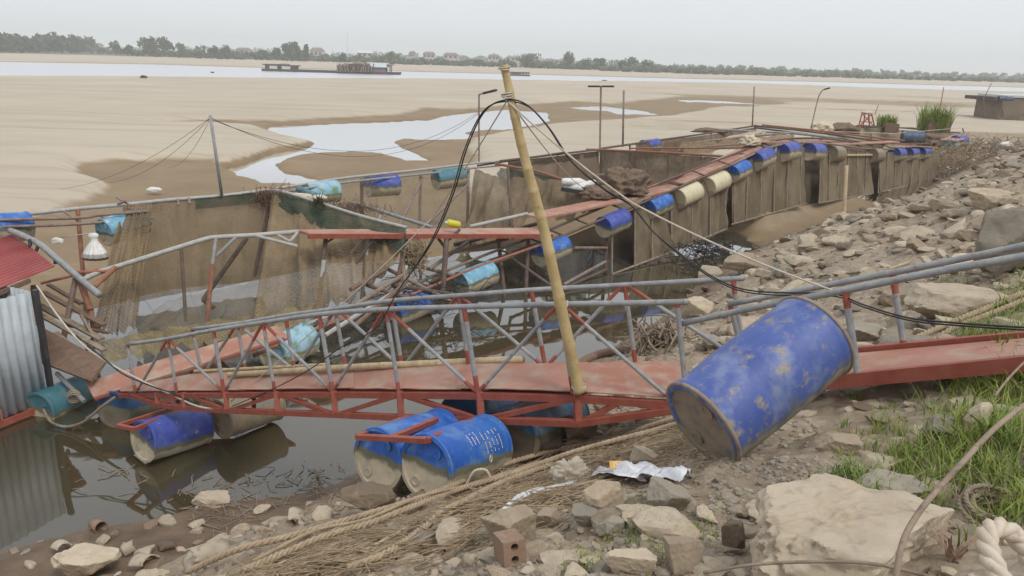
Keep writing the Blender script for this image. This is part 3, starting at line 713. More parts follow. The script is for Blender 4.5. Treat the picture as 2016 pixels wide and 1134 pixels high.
# ================================================================ bamboo, cables and lines
def bamboo(name, pts, r0, r1, mat, label, cat='pole', step=.28, group=None):
    pts = [Vector(p) for p in pts]; L = (pts[-1] - pts[0]).length; n_ = max(4, int(L / step)); P_ = []; Rr_ = []
    sp_ = smoothpath(pts, 8); tot = len(sp_) - 1
    def at_(u): k = min(int(u * tot), tot - 1); return sp_[k].lerp(sp_[k + 1], u * tot - k)
    for i in range(n_):
        for du, fr_ in ((0, 1.10), (.06, 1.0), (.5, .97), (.94, 1.0)):
            u = (i + du) / n_; P_.append(at_(u) + Vector((R_.uniform(-1, 1), R_.uniform(-1, 1), 0)) * .0015); Rr_.append((r0 + (r1 - r0) * u) * fr_)
    P_.append(at_(1)); Rr_.append(r1)
    rt = root(name, pts[0], label, cat, group)
    obj(MB().tube(P_, Rr_, 12), 'cane', M[mat], rt, smooth=True)
    return rt
bp = bamboo('bamboo_pole', [P(1141, 772, 6.86), P(1075, 470, 6.55), P(1030, 300, 6.35), P(992, 128, 6.15)], .055, .034, 'bamboo', 'tall leaning bamboo pole lashed to the footbridge handrail')
for (x, y, d, k) in ((1104, 600, 6.72, 3), (1139, 762, 6.86, 2), (998, 190, 6.2, 3), (993, 135, 6.15, 2)):
    c = P(x, y, d)
    for i in range(k):
        rr_ = .06 if y > 400 else .045
        pts = [c + Vector((rr_ * math.cos(a), rr_ * math.sin(a), .012 * i + .01 * math.sin(a + i))) for a in np.linspace(0, 6.6, 20)]
        obj(MB().tube(pts, .006, 5), 'lashing', M['line'], bp, smooth=True)
bamboo('bamboo_cane_on_deck', [NE(452).lerp(FE(452), .55) + Vector((0, 0, .075)), NE(700).lerp(FE(700), .7) + Vector((0, 0, .085)), P(1030, 708, 7.75)], .034, .042, 'paleb', 'pale bamboo cane lying along the footbridge deck', 'cane', .25)
bamboo('thin_cane_on_deck', [FE(384) + Vector((0, 0, .05)), FE(640) + Vector((0, 0, .05))], .022, .02, 'paleb', 'thin dry cane along the far edge of the footbridge deck', 'cane', .3)
cable = [(457, 800, 9.4), (539, 765, 8.95), (610, 727, 8.5), (671, 684, 8.1), (721, 659, 7.85), (750, 634, 7.6), (784, 572, 7.35), (850, 478, 7.0), (893, 380, 6.75), (918, 295, 6.5), (950, 225, 6.35), (985, 199, 6.2), (1030, 202, 6.2), (1075, 245, 6.25), (1125, 318, 6.3), (1190, 372, 6.35), (1240, 402, 6.35), (1285, 455, 6.35), (1340, 500, 6.3), (1395, 540, 6.2), (1450, 566, 6.1), (1510, 575, 6.0), (1600, 577, 5.75), (1650, 580, 5.6), (1700, 600, 5.35), (1790, 626, 5.0), (1900, 637, 4.7), (2070, 648, 4.35)]
c1 = root('power_cable', P(457, 800, 9.4), 'black cable looped over the bamboo pole and running to the right bank', 'cable')
ppath(c1, 'cable_run', [P(*c) for c in cable], .0065, 'black', 8, 6)
ppath(c1, 'cable_run', [P(x + (5 if y < 480 else 2) * (1 if x > 985 else -1), y + (5 if x > 985 else 3), d + .02) for x, y, d in cable[6:]], .0055, 'black', 8, 6)
obj(MB().tube(sagpath(P(1000, 200, 6.2), P(1243, 398, 6.3), .03) + sagpath(P(1244, 399, 6.3), P(1655, 577, 5.6), .04), .0085, 6), 'mooring_line', M['line'], smooth=True, label='taut pale rope from the bamboo pole down to the gangway rail', cat='rope')
obj(MB().tube(sagpath(P(997, 200, 6.2), P(850, 430, 8.2), .02) + sagpath(P(849, 431, 8.2), P(455, 790, 9.6), .05), .006, 5), 'stay_line', M['line'], smooth=True, label='thin pale stay line slanting left from the bamboo pole', cat='rope')
obj(MB().tube(sagpath(P(1001, 197, 6.2), P(1150, 370, 21), .1), .008, 5), 'stay_line', M['line'], smooth=True, label='thin line from the bamboo pole back to the white floats', cat='rope')
c2 = root('mooring_cable', P(72, 580, 11.9), 'pale twisted cable drooping from the tin hut to the foot of the footbridge', 'cable')
ppath(c2, 'cable_run', [P(*q) for q in ((72, 562, 11.8), (120, 630, 11.4), (165, 680, 11.1), (220, 718, 10.8), (280, 750, 10.6), (340, 778, 10.3), (390, 800, 9.9), (446, 808, 9.55))], .014, 'line', 6, 6)
ppath(c2, 'cable_run', [P(*q) for q in ((150, 660, 11.2), (205, 706, 10.85), (240, 735, 10.7), (290, 757, 10.5), (350, 778, 10.2), (400, 803, 9.85), (446, 809, 9.6))], .01, 'black', 6, 6)
# ================================================================ TIN HUT on the left
K = P(95, 800, 11.9); K.z = .12
Kn = P(0, 838, 11.25); Kn.z = .12
w1 = (Kn - K); w1.z = 0; w1.normalize(); w2 = Vector((0, 0, 1)).cross(w1).normalized()
if w2.x > 0: w2 = -w2                               # away to the left
hut = root('tin_hut', K + w1 * 1.5 + w2 * 1.2, 'floating hut with grey corrugated wall and red tin roof', 'hut')
HW = 1.78
def corrugated(p0, du, dv, L, Hh, pitch, depth, nrm, mat, name, parent):
    n_ = int(L / pitch * 6); rows = []
    for e in (0, 1):
        rows.append([p0 + du * (L * i / n_) + dv * (Hh * e) + nrm * (depth * math.sin(2 * math.pi * i / 6)) for i in range(n_ + 1)])
    o_ = obj(MB().grid(rows), name, M[mat], parent, smooth=True); md = o_.modifiers.new('thick', 'SOLIDIFY'); md.thickness = .004; return o_
Z_ = Vector((0, 0, 1))
for q in range(3): corrugated(K + w1 * (1.05 * q) + w2 * (-.004 * q), w1, Z_, 1.08, HW, .135, .02, w2, 'tin', 'wall_sheet', hut)
for q in range(2): corrugated(K + w2 * (1.15 * q) - w1 * .01, w2, Z_, 1.15, HW, .105, .014, w1, 'tin', 'wall_sheet', hut)
obj(MB().beam(K - w1 * .05 - w2 * .05, K - w1 * .05 - w2 * .05 + Z_ * (HW + .02), .09, .06, w1), 'corner_post', M['ink'], hut)
for a, b in ((K - w2 * .06 - Z_ * .05, K + w1 * 3.2 - w2 * .06 - Z_ * .05), (K - w1 * .1 - Z_ * .05, K - w1 * .1 + w2 * 2.4 - Z_ * .05)): obj(MB().beam(a, b, .06, .09), 'base_beam', M['red'], hut)
for q in (.06, .75, 1.5, 2.3): obj(MB().beam(K + w1 * q - w2 * .065 - Z_ * .02, K + w1 * q - w2 * .065 + Z_ * .18, .05, .03, w1), 'base_cleat', M['rustred'], hut)
E = P(108, 525, 12.35); rk = P(0, 568, 11.45) - E; rk.normalize()
Ev = H(0, 441, E.z + .02) - E; ev = Ev.normalized(); rn3 = rk.cross(ev).normalized()
if rn3.z < 0: rn3 = -rn3
for q in range(3): corrugated(E + ev * (.92 * q) + rn3 * (.006 * (q % 2)), ev, rk, .98, 3.6, .15, .03, rn3, 'roof', 'roof_sheet', hut)
obj(MB().beam(E - rn3 * .06 + rk * .5, E - rn3 * .06 + rk * 3.4, .05, .07), 'rafter', M['wood'], hut)
hd = 'float drums below the tin hut'
drum(P(78, 808, 11.6), P(165, 770, 12.4), 'd_teal', 'teal blue float drum roped under the corner of the tin hut', hd, roll=.2)
pipe(None, 'raft_pipe', P(112, 735, 11.9), P(166, 790, 11.55), .035, 'galv', label='grey pipe end lashed with rope beside the tin hut', cat='pipe')
obj(MB().tube([P(146 + 13 * math.cos(a), 775 + 9 * math.sin(a) + a * .6, 11.62 + .05 * math.sin(a)) for a in np.linspace(0, 19, 60)], .012, 5), 'rope_knot', M['rope'], smooth=True, label='rope knot wound round the pipe end by the hut', cat='rope')
ppath(None, 'mooring_rope', [P(*q) for q in ((85, 805, 11.5), (100, 830, 11.3), (130, 840, 11.2), (165, 830, 11.1), (195, 805, 11.0), (226, 782, 10.95))], .02, 'greywood', 6, 7, label='sagging dark rope between hut corner and bridge foot', cat='rope')
slab(None, 'old_board', [P(75, 640, 12.6), P(208, 710, 11.7), P(178, 750, 11.3), P(80, 712, 11.9)], .05, 'wood', label='dark wet plywood board tipped beside the hut', cat='board')
slab(None, 'gangplank', [P(168, 752, 11.55), P(545, 640, 12.75), P(570, 664, 12.4), P(184, 782, 11.2)], .04, 'redplate', label='faded red gangplank from the hut to the pale blue drum', cat='gangplank')
obj(MB().beam(P(186, 784, 11.25), P(560, 668, 12.4), .06, .06), 'gangplank_beam', M['red'], label='red beam under the gangplank edge', cat='beam')

for i, (a, b, da, d2, r_) in enumerate((((85, 575), (205, 640), 13.4, 12.6, .10), ((75, 600), (200, 668), 13.2, 12.5, .12), ((95, 560), (160, 598), 13.8, 13.2, .07), ((80, 620), (205, 690), 12.9, 12.2, .09), ((130, 640), (215, 655), 12.9, 12.6, .06), ((160, 620), (200, 690), 12.8, 12.4, .05), ((205, 625), (170, 690), 13.0, 12.4, .05), ((110, 655), (150, 690), 12.6, 12.2, .08))):
    obj(MB().beam(P(*a, da), P(*b, d2), r_, .035), 'broken_board', M['greywood' if i % 2 else 'wood'], label=['longest broken board slanting behind the hut', 'broad broken board under the longest one', 'short board nearest the red roof', 'broken board just above the plywood', 'short splintered board at the net corner', 'upright splinter against the rusty post', 'crossed splinter at the net foot', 'stub of board by the water patch'][i], cat='board', group='broken boards behind the hut')
# ================================================================ FISH PENS: frames, drums, nets
dn = interp([(430, 12.3), (520, 13.1), (570, 13.8), (810, 16.6), (960, 17.9), (1090, 19.2), (1210, 20.7), (1300, 22.2), (1385, 23.6), (1455, 25), (1500, 26.2), (1550, 27.6), (1605, 29.4), (1645, 30.9), (1725, 34.8), (1815, 39.8), (1890, 44.5)])
db = interp([(-100, 14.0), (0, 14.8), (240, 16.2), (435, 17.6), (530, 18.4), (690, 21), (755, 22.3), (880, 24.3), (930, 25.5), (1180, 31), (1490, 42), (1890, 52)])
nw = lambda x, y, o=0: P(x, y, dn(x) + o)
bk = lambda x, y, o=0: P(x, y, db(x) + o)
# near-edge pontoon frame
nf = root('pontoon_frame', nw(1090, 520), 'long rusty pipe frame carrying float drums along the bank side of the pens', 'pontoon')
OUT = [(500, 700), (628, 645), (700, 622), (760, 600), (860, 560), (930, 530), (1075, 478), (1190, 430), (1330, 372), (1440, 325), (1510, 292), (1570, 281), (1640, 284), (1700, 292), (1770, 294), (1835, 291)]
INN = [(470, 690), (620, 632), (760, 582), (850, 545), (960, 500), (1060, 462), (1170, 415), (1320, 352), (1440, 305), (1510, 280), (1570, 272), (1640, 274), (1700, 282), (1830, 283)]
segs = [(OUT[:3], 'rustred'), (OUT[2:4], 'galvrust'), (OUT[3:7], 'rustred'), (OUT[6:10], 'darkpipe'), (OUT[9:], 'galvrust')]
for s_, m_ in segs: ppath(nf, 'outer_rail', [nw(*q, -.28) for q in s_], .036, m_, 5)
for s_, m_ in ((INN[:3], 'palegalv'), (INN[2:7], 'galvrust'), (INN[6:], 'darkpipe')): ppath(nf, 'inner_rail', [nw(*q, .35) for q in s_], .034, m_, 5)
oy = interp(OUT); iy = interp(INN)
for x in (545, 600, 650, 700, 755, 800, 850, 900, 960, 1010, 1070, 1110, 1160, 1230, 1290, 1340, 1390, 1440, 1480, 1530, 1580, 1640, 1700, 1760):
    pipe(nf, 'cross_rung', nw(x, oy(x), -.28), P(x - 28, iy(x - 28), dn(x - 28) + .35), .024, 'galvrust' if x < 900 else 'darkpipe')
# drums of the near edge
def edrum(x, y, mat, label, s=1, off=0, tilt=0, roll=0, L=None):
    c = P(x, y, dn(x) + off); a = P(x + 25, oy(x + 25), dn(x + 25)) - P(x - 25, oy(x - 25), dn(x - 25)); a.normalize()
    return drum(c - a * .45, c + a * .45, mat, label, 'float drums along the bank side of the pens', s, roll=roll, L=L)
for x, y, mat, lb in ((570, 682, 'd_light', 'pale blue algae stained float drum beside the gangplank end'),
        (806, 604, 'd_blue', 'bright blue float drum half sunk below the red pipes, next to the pale one'),
        (938, 547, 'd_sky', 'sky blue float drum below the yellow jug on the plank'),
        (1086, 493, 'd_blue', 'blue float drum right behind the leaning bamboo pole'),
        (1208, 439, 'd_royal', 'violet blue float drum below the end of the first bank-side plank'),
        (1293, 405, 'd_blue', 'blue float drum beside the cream drums'),
        (1352, 384, 'd_cream', 'large cream float drum, left of two'), (1408, 361, 'd_cream', 'smaller cream float drum uphill of the large cream one'),
        (1453, 337, 'd_blue', 'blue float drum just above the cream ones'),
        (1498, 313, 'd_royal', 'violet blue float drum under the crossed rods'),
        (1550, 299, 'd_royal', 'violet blue float drum at the crest of the bent pipe'),
        (1602, 299, 'd_royal', 'violet blue drum after the crest, beside a mud coated drum'),
        (1643, 303, 'd_mud', 'mud coated float drum above the driftwood stake'),
        (1722, 306, 'd_mud', 'mud coated float drum alone in a gap of the row'),
        (1766, 304, 'd_royal', 'violet blue drum, first of three close together at the far end'),
        (1792, 303, 'd_royal', 'violet blue drum, middle of three close together at the far end'),
        (1816, 301, 'd_royal', 'violet blue drum, last of three close together at the far end'),
        (1872, 285, 'd_light', 'pale drum under the small red end plank'), (1888, 278, 'd_royal', 'violet blue drum at the very end of the pens')):
    edrum(x, y, mat, lb, 1.06 if mat == 'd_cream' or x < 900 else (1.14 if x > 1480 else 1.0), -.12, roll=R_.uniform(-.2, .2))
# planks along the near edge
pg_ = 'red walkway planks on the pens'
plank('walkway_plank', P(1050, 425, 19.0), P(1345, 362, 23.2), .62, .05, 'redplate', label='red walkway plank below the brown net heap', cat='plank', group=pg_)
plank('walkway_plank', P(1330, 358, 23.0), P(1484, 288, 26.1), .62, .05, 'redplate', label='steep red walkway plank climbing to the crest of the pens', cat='plank', group=pg_)
plank('walkway_plank', P(1478, 277, 26.2), P(1632, 275, 30.8), .55, .05, 'redplate', label='level red plank beyond the rope bundle at the crest', cat='plank', group=pg_)
plank('walkway_plank', P(1600, 283, 29.6), P(1760, 278, 36.8), .5, .05, 'redplate', label='red plank sloping down beyond the crest plank', cat='plank', group=pg_)
plank('walkway_plank', P(1735, 281, 35.6), P(1838, 289, 40.8), .5, .05, 'redplate', label='narrow red plank above three close drums', cat='plank', group=pg_)
plank('walkway_plank', P(1868, 276, 42.6), P(1893, 266, 45.4), .9, .06, 'redplate', label='short red plank at the far end of the pens', cat='plank', group=pg_)
wp = root('cross_plank', P(820, 458, 17), 'long red steel plank bridging the broken pens, yellow jug on it', 'plank')
slab(wp, 'plate', [P(582, 452, 15.9), P(1060, 448, 19.2), P(1092, 461, 18.7), P(612, 460, 15.5)], .055, 'redplate')
obj(MB().beam(P(606, 465, 15.45), P(1088, 465, 18.65), .05, .10), 'edge_channel', M['red'], wp)
jug = root('yellow_jug', P(893, 447, 17.35), 'small yellow plastic jug lying on the long red plank', 'jug')
ja = (P(908, 444, 17.45) - P(878, 438, 17.25)).normalized()
jm = Matrix.Translation(P(893, 441, 17.35)) @ Matrix((ja, Z_.cross(ja).normalized(), ja.cross(Z_.cross(ja).normalized()))).transposed().to_4x4()
obj(MB().lathe([(-.17, .03), (-.165, .07), (-.13, .085), (.12, .085), (.16, .065), (.18, .03)], jm, 18), 'body', M['yellow'], jug, True)
obj(MB().lathe([(-.215, .028), (-.168, .028)], jm, 12), 'cap', M['white'], jug)

# --- front-left pen
fa = root('fish_pen_frame', P(400, 560, 16), 'bent grey pipe frame of the front net pen, partly collapsed', 'pen frame')
ppath(fa, 'back_rail', [bk(*q) for q in ((-60, 436), (0, 428), (140, 412), (255, 402), (330, 394), (430, 386), (500, 378), (535, 374))], .042, 'palegalv', 4)
ppath(fa, 'back_rail', [P(*q) for q in ((535, 374, 18.4), (570, 381, 18.0), (640, 403, 17.6), (720, 428, 17.2), (800, 448, 16.9))], .04, 'palegalv', 4)
for pts, m_ in (([(-60, 437), (0, 433), (155, 429), (200, 423), (292, 416)], 'galvrust'), ([(-60, 451), (0, 447), (155, 441), (300, 429)], 'galvrust')):
    ppath(fa, 'lower_rail', [bk(x, y, -.35) for x, y in pts], .03, m_, 4)
for a, b in (((30, 432), (50, 447)), ((125, 416), (153, 434)), ((198, 424), (215, 438)), ((232, 402), (248, 396)), ((230, 389), (258, 405)), ((350, 392), (352, 404)), ((372, 390), (374, 402))):
    pipe(fa, 'bracket', bk(*a, -.1), bk(*b, -.3), .024, 'galvrust')
pipe(fa, 'upright', bk(153, 412), bk(166, 570, -.1), .045, 'rustred')
ppath(fa, 'bent_rail', [P(*q) for q in ((20, 454, 14.2), (36, 460, 13.8), (58, 470, 13.5), (80, 482, 13.4), (108, 506, 13.2), (140, 534, 13.0), (168, 558, 12.8), (196, 581, 12.6))], .055, 'galv', 5, 10)
for a, b in (((58, 471), (60, 485)), ((76, 481), (71, 495)), ((109, 508), (109, 520))): pipe(fa, 'bracket', P(*a, 13.4), P(*b, 13.4), .03, 'ink')
ppath(fa, 'middle_rail', [P(*q) for q in ((163, 551, 13.5), (195, 536, 13.8), (226, 526, 14.1), (310, 500, 14.5), (400, 472, 14.9), (428, 467, 15.05), (500, 463, 15.3), (588, 456, 15.7))], .047, 'palegalv', 4, 10)
pipe(fa, 'strut', P(226, 527, 14.08), P(183, 566, 13.3), .05, 'rustred')
pipe(fa, 'strut', P(150, 536, 13.5), P(215, 534, 13.9), .03, 'rustred')
pipe(fa, 'strut', P(80, 558, 13.6), P(195, 530, 14.0), .025, 'rustred')
for a, b, d, r, m_ in (((149, 548), (124, 672), 13.0, .05, 'galvrust'), ((157, 552), (178, 610), 12.95, .055, 'rustred'), ((178, 608), (188, 662), 12.9, .05, 'rustred'), ((168, 560), (170, 640), 13.1, .04, 'galvrust'), ((68, 562), (68, 640), 12.8, .06, 'rustred'),
                    ((425, 470), (418, 520), 15.0, .035, 'galv'), ((418, 520), (404, 672), 14.9, .045, 'rustred'), ((357, 490), (366, 632), 14.7, .035, 'darkpipe'), ((466, 466), (424, 506), 15.1, .035, 'galv'), ((486, 468), (400, 590), 15.6, .05, 'darkpipe'),
                    ((500, 463), (586, 485), 15.3, .035, 'palegalv'), ((546, 462), (572, 476), 15.5, .03, 'palegalv'), ((586, 458), (570, 477), 15.6, .035, 'palegalv'), ((642, 464), (636, 512), 15.9, .045, 'darkpipe'), ((664, 464), (642, 478), 15.9, .025, 'darkpipe'), ((718, 464), (690, 500), 16.1, .03, 'darkpipe'), ((740, 462), (700, 520), 16.3, .03, 'darkpipe'), ((536, 380), (500, 545), 18.3, .05, 'darkpipe'), ((400, 590), (420, 606), 15.6, .05, 'darkpipe'), ((638, 512), (622, 640), 15.8, .05, 'palegalv'), ((724, 470), (712, 590), 16.4, .04, 'palegalv')):
    pipe(fa, 'upright' if abs(a[0] - b[0]) < 30 else 'strut', P(*a, d), P(*b, d - .1), r, m_)
bgrp = 'float drums along the river side of the pens'
def bdrum(x, y, mat, lb, dx=36, dy=-8, s=1.0, dd=.6):
    d = db(x) - .1; drum(P(x - dx, y - dy, d - dd / 2), P(x + dx, y + dy, d + dd / 2), mat, lb, bgrp, s)
bdrum(5, 449, 'd_blue', 'deep blue float drum just above the red hut roof', 40, -3)
bdrum(243, 446, 'd_sky', 'sky blue float drum beside the hanging white sack', 32, -10)
bdrum(752, 366, 'd_royal', 'dark blue float drum seen through the thin net', 30, -2, 1.05)
bdrum(884, 351, 'd_teal', 'teal float drum beneath the river-side rails', 30, -4, 1.1)
bdrum(632, 379, 'd_light', 'pale blue float drum behind the green cylinder', 28, -3)
bdrum(1279, 287, 'd_royal', 'blue float drum in the corner of the far pen', 18, -2)
bdrum(1327, 290, 'd_mud', 'brown float drum beside the blue one in the far pen', 18, -2)

nets = 'nets hung in the pens'
def tnet(top, bot, mat, label, name='hanging_net', cat='net', **kw): return net(None, name, top, bot, mat, label=label, cat=cat, group=nets, **kw)
tnet([bk(x, y) for x, y in ((248, 405), (330, 396), (430, 388), (533, 377))], [bk(262, 596, .1), bk(340, 580, .1), bk(440, 565, .1), bk(515, 548)], 'net_sheer', 'sheer brown net curtain hung from the back rail of the front pen', amp=.10, fs=1.2)
tnet([P(243, 404, 16.2), P(262, 402, 16.25), P(300, 400, 16.4)], [P(184, 642, 13.9), P(215, 655, 13.6), P(270, 642, 14.5)], 'net_pale', 'bunched grey brown net falling to the water at the pen corner', amp=.15, fs=1.5, nu=50, nv=24)
tnet([P(536, 376, 18.35), P(640, 405, 17.6), P(720, 430, 17.2), P(797, 449, 16.9)], [P(498, 648, 14.4), P(560, 640, 14.6), P(640, 618, 14.9), P(700, 585, 15.4), P(775, 520, 16.4)], 'net_pale', 'silted net wall on the right of the front pen', amp=.22, fs=1.5, nu=60, nv=24)
tnet([P(330, 590, 14.9), P(480, 560, 15.6), P(560, 520, 16.2), P(650, 500, 16.4)], [P(225, 668, 13.5), P(480, 628, 14.4), P(600, 610, 14.8), P(690, 590, 15.3)], 'net_thin', 'slack thin net sagging into the pool of the front pen', 'slack_net', amp=.2, fs=1.5, sag=.1)
tnet([P(536, 377, 18.1), P(640, 406, 17.3), P(720, 431, 16.9), P(800, 450, 16.6)], [P(540, 405, 17.9), P(640, 452, 17.0), P(720, 468, 16.7), P(800, 498, 16.4)], 'net_green', 'dark green mesh band along the top of the front pen wall', amp=.10, fs=1.6)
tnet([bk(385, 391, -.05), bk(460, 383, -.05), bk(534, 376, -.05)], [bk(385, 412, -.08), bk(460, 405, -.08), bk(534, 398, -.08)], 'net_green', 'faded green mesh strip under the back rail', amp=.04)
tnet([P(196, 672, 13.25), P(330, 645, 13.9), P(480, 622, 14.6), P(620, 596, 15.1)], [P(200, 712, 12.2), P(340, 690, 12.6), P(480, 668, 13.1), P(600, 640, 13.9)], 'net_floor', 'yellowish slack net floor sagging along the pond edge', 'slack_net', amp=.14, fs=2.5, nu=50, nv=12)
tnet([P(545, 372, 18.6), P(690, 352, 21), P(830, 336, 23.6), P(925, 328, 25.4)], [P(590, 470, 18.6), P(700, 455, 20.6), P(830, 440, 22.8), P(925, 440, 24.5)], 'net_thin', 'thin grey net across the back of the middle pen', amp=.15, fs=1.2)
tnet([P(935, 331, 25.3), P(985, 352, 24.4), P(1035, 348, 23.8), P(1090, 352, 23.2), P(1175, 382, 22)], [P(890, 500, 21.8), P(960, 470, 22.0), P(1040, 440, 21.8), P(1110, 425, 21.6), P(1185, 402, 21.6)], 'net_brown', 'brown silted net drooping behind the bamboo pole', amp=.4, fs=1.5, nu=40, nv=16)
tnet([P(985, 330, 26.2), P(1060, 342, 24.6), P(1180, 377, 21.9)], [P(985, 365, 25.9), P(1060, 400, 24.2), P(1180, 415, 21.8)], 'net_green', 'green net edge under the red cross pipe', amp=.25, fs=2)
M['netheap'] = weathered('heaped_brown_net', (.215, .15, .105), (.15, .105, .072), 3, .95, (.26, .19, .13), 9, bstr=.9, bscale=22, bdist=.06)
# --- broken middle pen
fb = root('fish_pen_frame', P(820, 440, 21), 'broken middle pen frame of grey rails and leaning posts', 'pen frame')
for dy, r, m_, o_ in ((0, .036, 'palegalv', 0), (9, .032, 'galv', -.3)):
    ppath(fb, 'back_rail', [bk(x, y + dy, o_) for x, y in ((545, 371), (610, 361), (690, 349), (830, 334), (930, 322), (985, 317))], r, m_, 4)
for a, b, da, d2, r, m_ in (((712, 352), (712, 430), 21.4, 21.2, .05, 'darkpipe'), ((828, 342), (825, 476), 23.5, 22.8, .045, 'galvrust'), ((922, 330), (920, 438), 25.3, 24.6, .05, 'galvrust'), ((832, 350), (785, 446), 23.4, 21.6, .04, 'galvrust'), ((922, 362), (840, 442), 24.6, 22, .04, 'galvrust'),
        ((654, 358), (650, 385), 20.2, 20.1, .06, 'darkpipe'), ((728, 409), (852, 448), 19.6, 18.2, .045, 'galv'), ((690, 398), (728, 409), 19.9, 19.6, .04, 'galv'), ((925, 446), (1038, 421), 18.6, 19.3, .045, 'palegalv'), ((880, 462), (868, 618), 17.2, 16.6, .06, 'darkpipe'), ((750, 424), (740, 440), 19.0, 18.7, .03, 'galv'),
        ((1000, 330), (1010, 470), 20.1, 19.4, .04, 'darkpipe'), ((980, 460), (995, 600), 18.6, 18.2, .05, 'darkpipe'), ((1195, 440), (1192, 530), 20.8, 20.6, .05, 'darkpipe'), ((1040, 470), (1034, 600), 18.7, 18.4, .05, 'darkpipe'), ((895, 482), (1060, 440), 18.2, 19.8, .05, 'darkpipe'), ((880, 500), (1000, 470), 17.6, 18.6, .04, 'wood'), ((885, 545), (1010, 505), 17.3, 18.3, .03, 'galvrust'), ((1010, 510), (1110, 580), 18.6, 18.4, .04, 'darkpipe'), ((1130, 488), (1195, 488), 19.6, 20.6, .04, 'galvrust'), ((1110, 560), (1192, 515), 18.9, 20.4, .04, 'galvrust'), ((1100, 572), (1195, 530), 18.8, 20.5, .04, 'darkpipe'), ((850, 452), (878, 490), 17.5, 17.3, .035, 'galvrust'), ((905, 452), (880, 475), 17.4, 17.2, .035, 'darkpipe')):
    pipe(fb, 'strut', P(*a, da), P(*b, d2), r, m_)
for a, b, da, d2, m_ in (((745, 520), (900, 600), 16.7, 16.4, 'galvrust'), ((790, 515), (905, 545), 17.2, 17.2, 'galvrust'), ((700, 640), (800, 555), 14.6, 16.0, 'wood'), ((640, 660), (800, 560), 14.2, 16.1, 'palegalv'), ((770, 560), (895, 580), 16.3, 16.6, 'darkpipe'), ((800, 470), (770, 610), 16.8, 16.2, 'wood'), ((790, 480), (800, 600), 16.7, 16.3, 'greywood'), ((760, 530), (690, 570), 16.2, 15.0, 'wood'), ((700, 600), (840, 512), 15.2, 17.2, 'greywood'), ((845, 530), (930, 470), 17, 18.6, 'greywood'), ((720, 560), (810, 590), 15.8, 16.1, 'wood')):
    obj(MB().tube([P(*a, da), P(*b, d2)], .045, 7), 'broken_spar', M[m_], fb)
# sodden straw bundle and debris in the break
def clump(name, c, size, n_, mat, label, cat, L=.4, r=.008, up=.3, kind=None, parent=None, group=None):
    mb = MB()
    for _ in range(n_):
        p = c + Vector((R_.gauss(0, size[0]), R_.gauss(0, size[1]), R_.gauss(0, size[2])))
        d = Vector((R_.gauss(0, 1), R_.gauss(0, 1), R_.gauss(0, up))).normalized() * L * R_.uniform(.4, 1)
        q = Vector((R_.gauss(0, .1), R_.gauss(0, .1), R_.gauss(0, .1))) * L
        mb.tube([p - d / 2, p + q, p + d / 2], r * R_.uniform(.6, 1.3), 4, caps=False)
    return obj(mb, name, M[mat], parent, label=label, cat=cat, group=group, kind=kind)
clump('straw_bundle', P(815, 503, 16.7), (.13, .13, .15), 220, 'straw', 'sodden straw and cord tangle caught in the broken pen', 'debris', .34, .012, 1.6, 'stuff')
clump('twig_debris', P(850, 575, 16.6), (.6, .5, .08), 130, 'ink', 'dark twigs snagged at the foot of the broken pen', 'debris', .55, .009, .25, 'stuff')
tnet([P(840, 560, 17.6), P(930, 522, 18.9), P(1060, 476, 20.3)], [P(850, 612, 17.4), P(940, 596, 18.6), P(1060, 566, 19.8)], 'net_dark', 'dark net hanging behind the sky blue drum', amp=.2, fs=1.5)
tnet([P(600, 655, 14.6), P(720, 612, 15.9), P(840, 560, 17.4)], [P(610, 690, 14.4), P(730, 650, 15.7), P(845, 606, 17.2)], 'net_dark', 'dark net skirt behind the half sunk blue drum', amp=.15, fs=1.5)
clump('dried_weed', P(535, 392, 18.2), (.28, .12, .12), 420, 'wood', 'dried brown weed matted over the pen corner', 'weed', .3, .006, 1.4, 'stuff')
clump('dark_cord_bundle', P(628, 412, 17.55), (.07, .05, .10), 200, 'net_dark', 'black cords hanging over the green mesh', 'cord', .42, .008, 9, 'stuff')
clump('hanging_weed', P(695, 410, 18.0), (.35, .12, .07), 220, 'netheap', 'brown net scraps draped over the rail beside the black cords', 'net', .4, .006, .8, 'stuff')
# lumpy heaps (nets, foam, sacks)
def heap(name, c, dims, mat, label, cat, seed=0, sub=4, amp=.32, parent=None, ax=None, group=None, freq=1.6):
    bm = bmesh.new(); bmesh.ops.create_icosphere(bm, subdivisions=sub, radius=1); mb = MB()
    for v in bm.verts:
        n_ = v.co.normalized(); f = 1 + amp * mnoise.fractal(n_ * freq + Vector((seed * 7.1, 0, 0)), 1.0, 2.0, 4) + amp * .5 * abs(mnoise.noise(n_ * 4.5 + Vector((0, seed, 0))))
        v.co = n_ * f
    bm.verts.ensure_lookup_table()
    X = ax or Vector((1, 0, 0)); X = X.normalized(); Yv = Z_.cross(X).normalized(); Zv = X.cross(Yv)
    vs_ = [c + X * v.co.x * dims[0] + Yv * v.co.y * dims[1] + Zv * max(v.co.z * dims[2], -dims[2] * .35) for v in bm.verts]
    mb.add(vs_, [tuple(v.index for v in f.verts) for f in bm.faces]); bm.free()
    return obj(mb, name, M[mat], parent, smooth=True, label=label, cat=cat, group=group)
heap('net_heap', P(1225, 366, 21.6), (.72, .5, .48), 'netheap', 'heap of brown fishing net piled on the walkway plank', 'net', 3, 5, .38, freq=2.2)
heap('net_heap', P(1180, 382, 21.2), (.5, .35, .22), 'netheap', 'low skirt of brown net spilling beside the heap', 'net', 5, 4, .4)
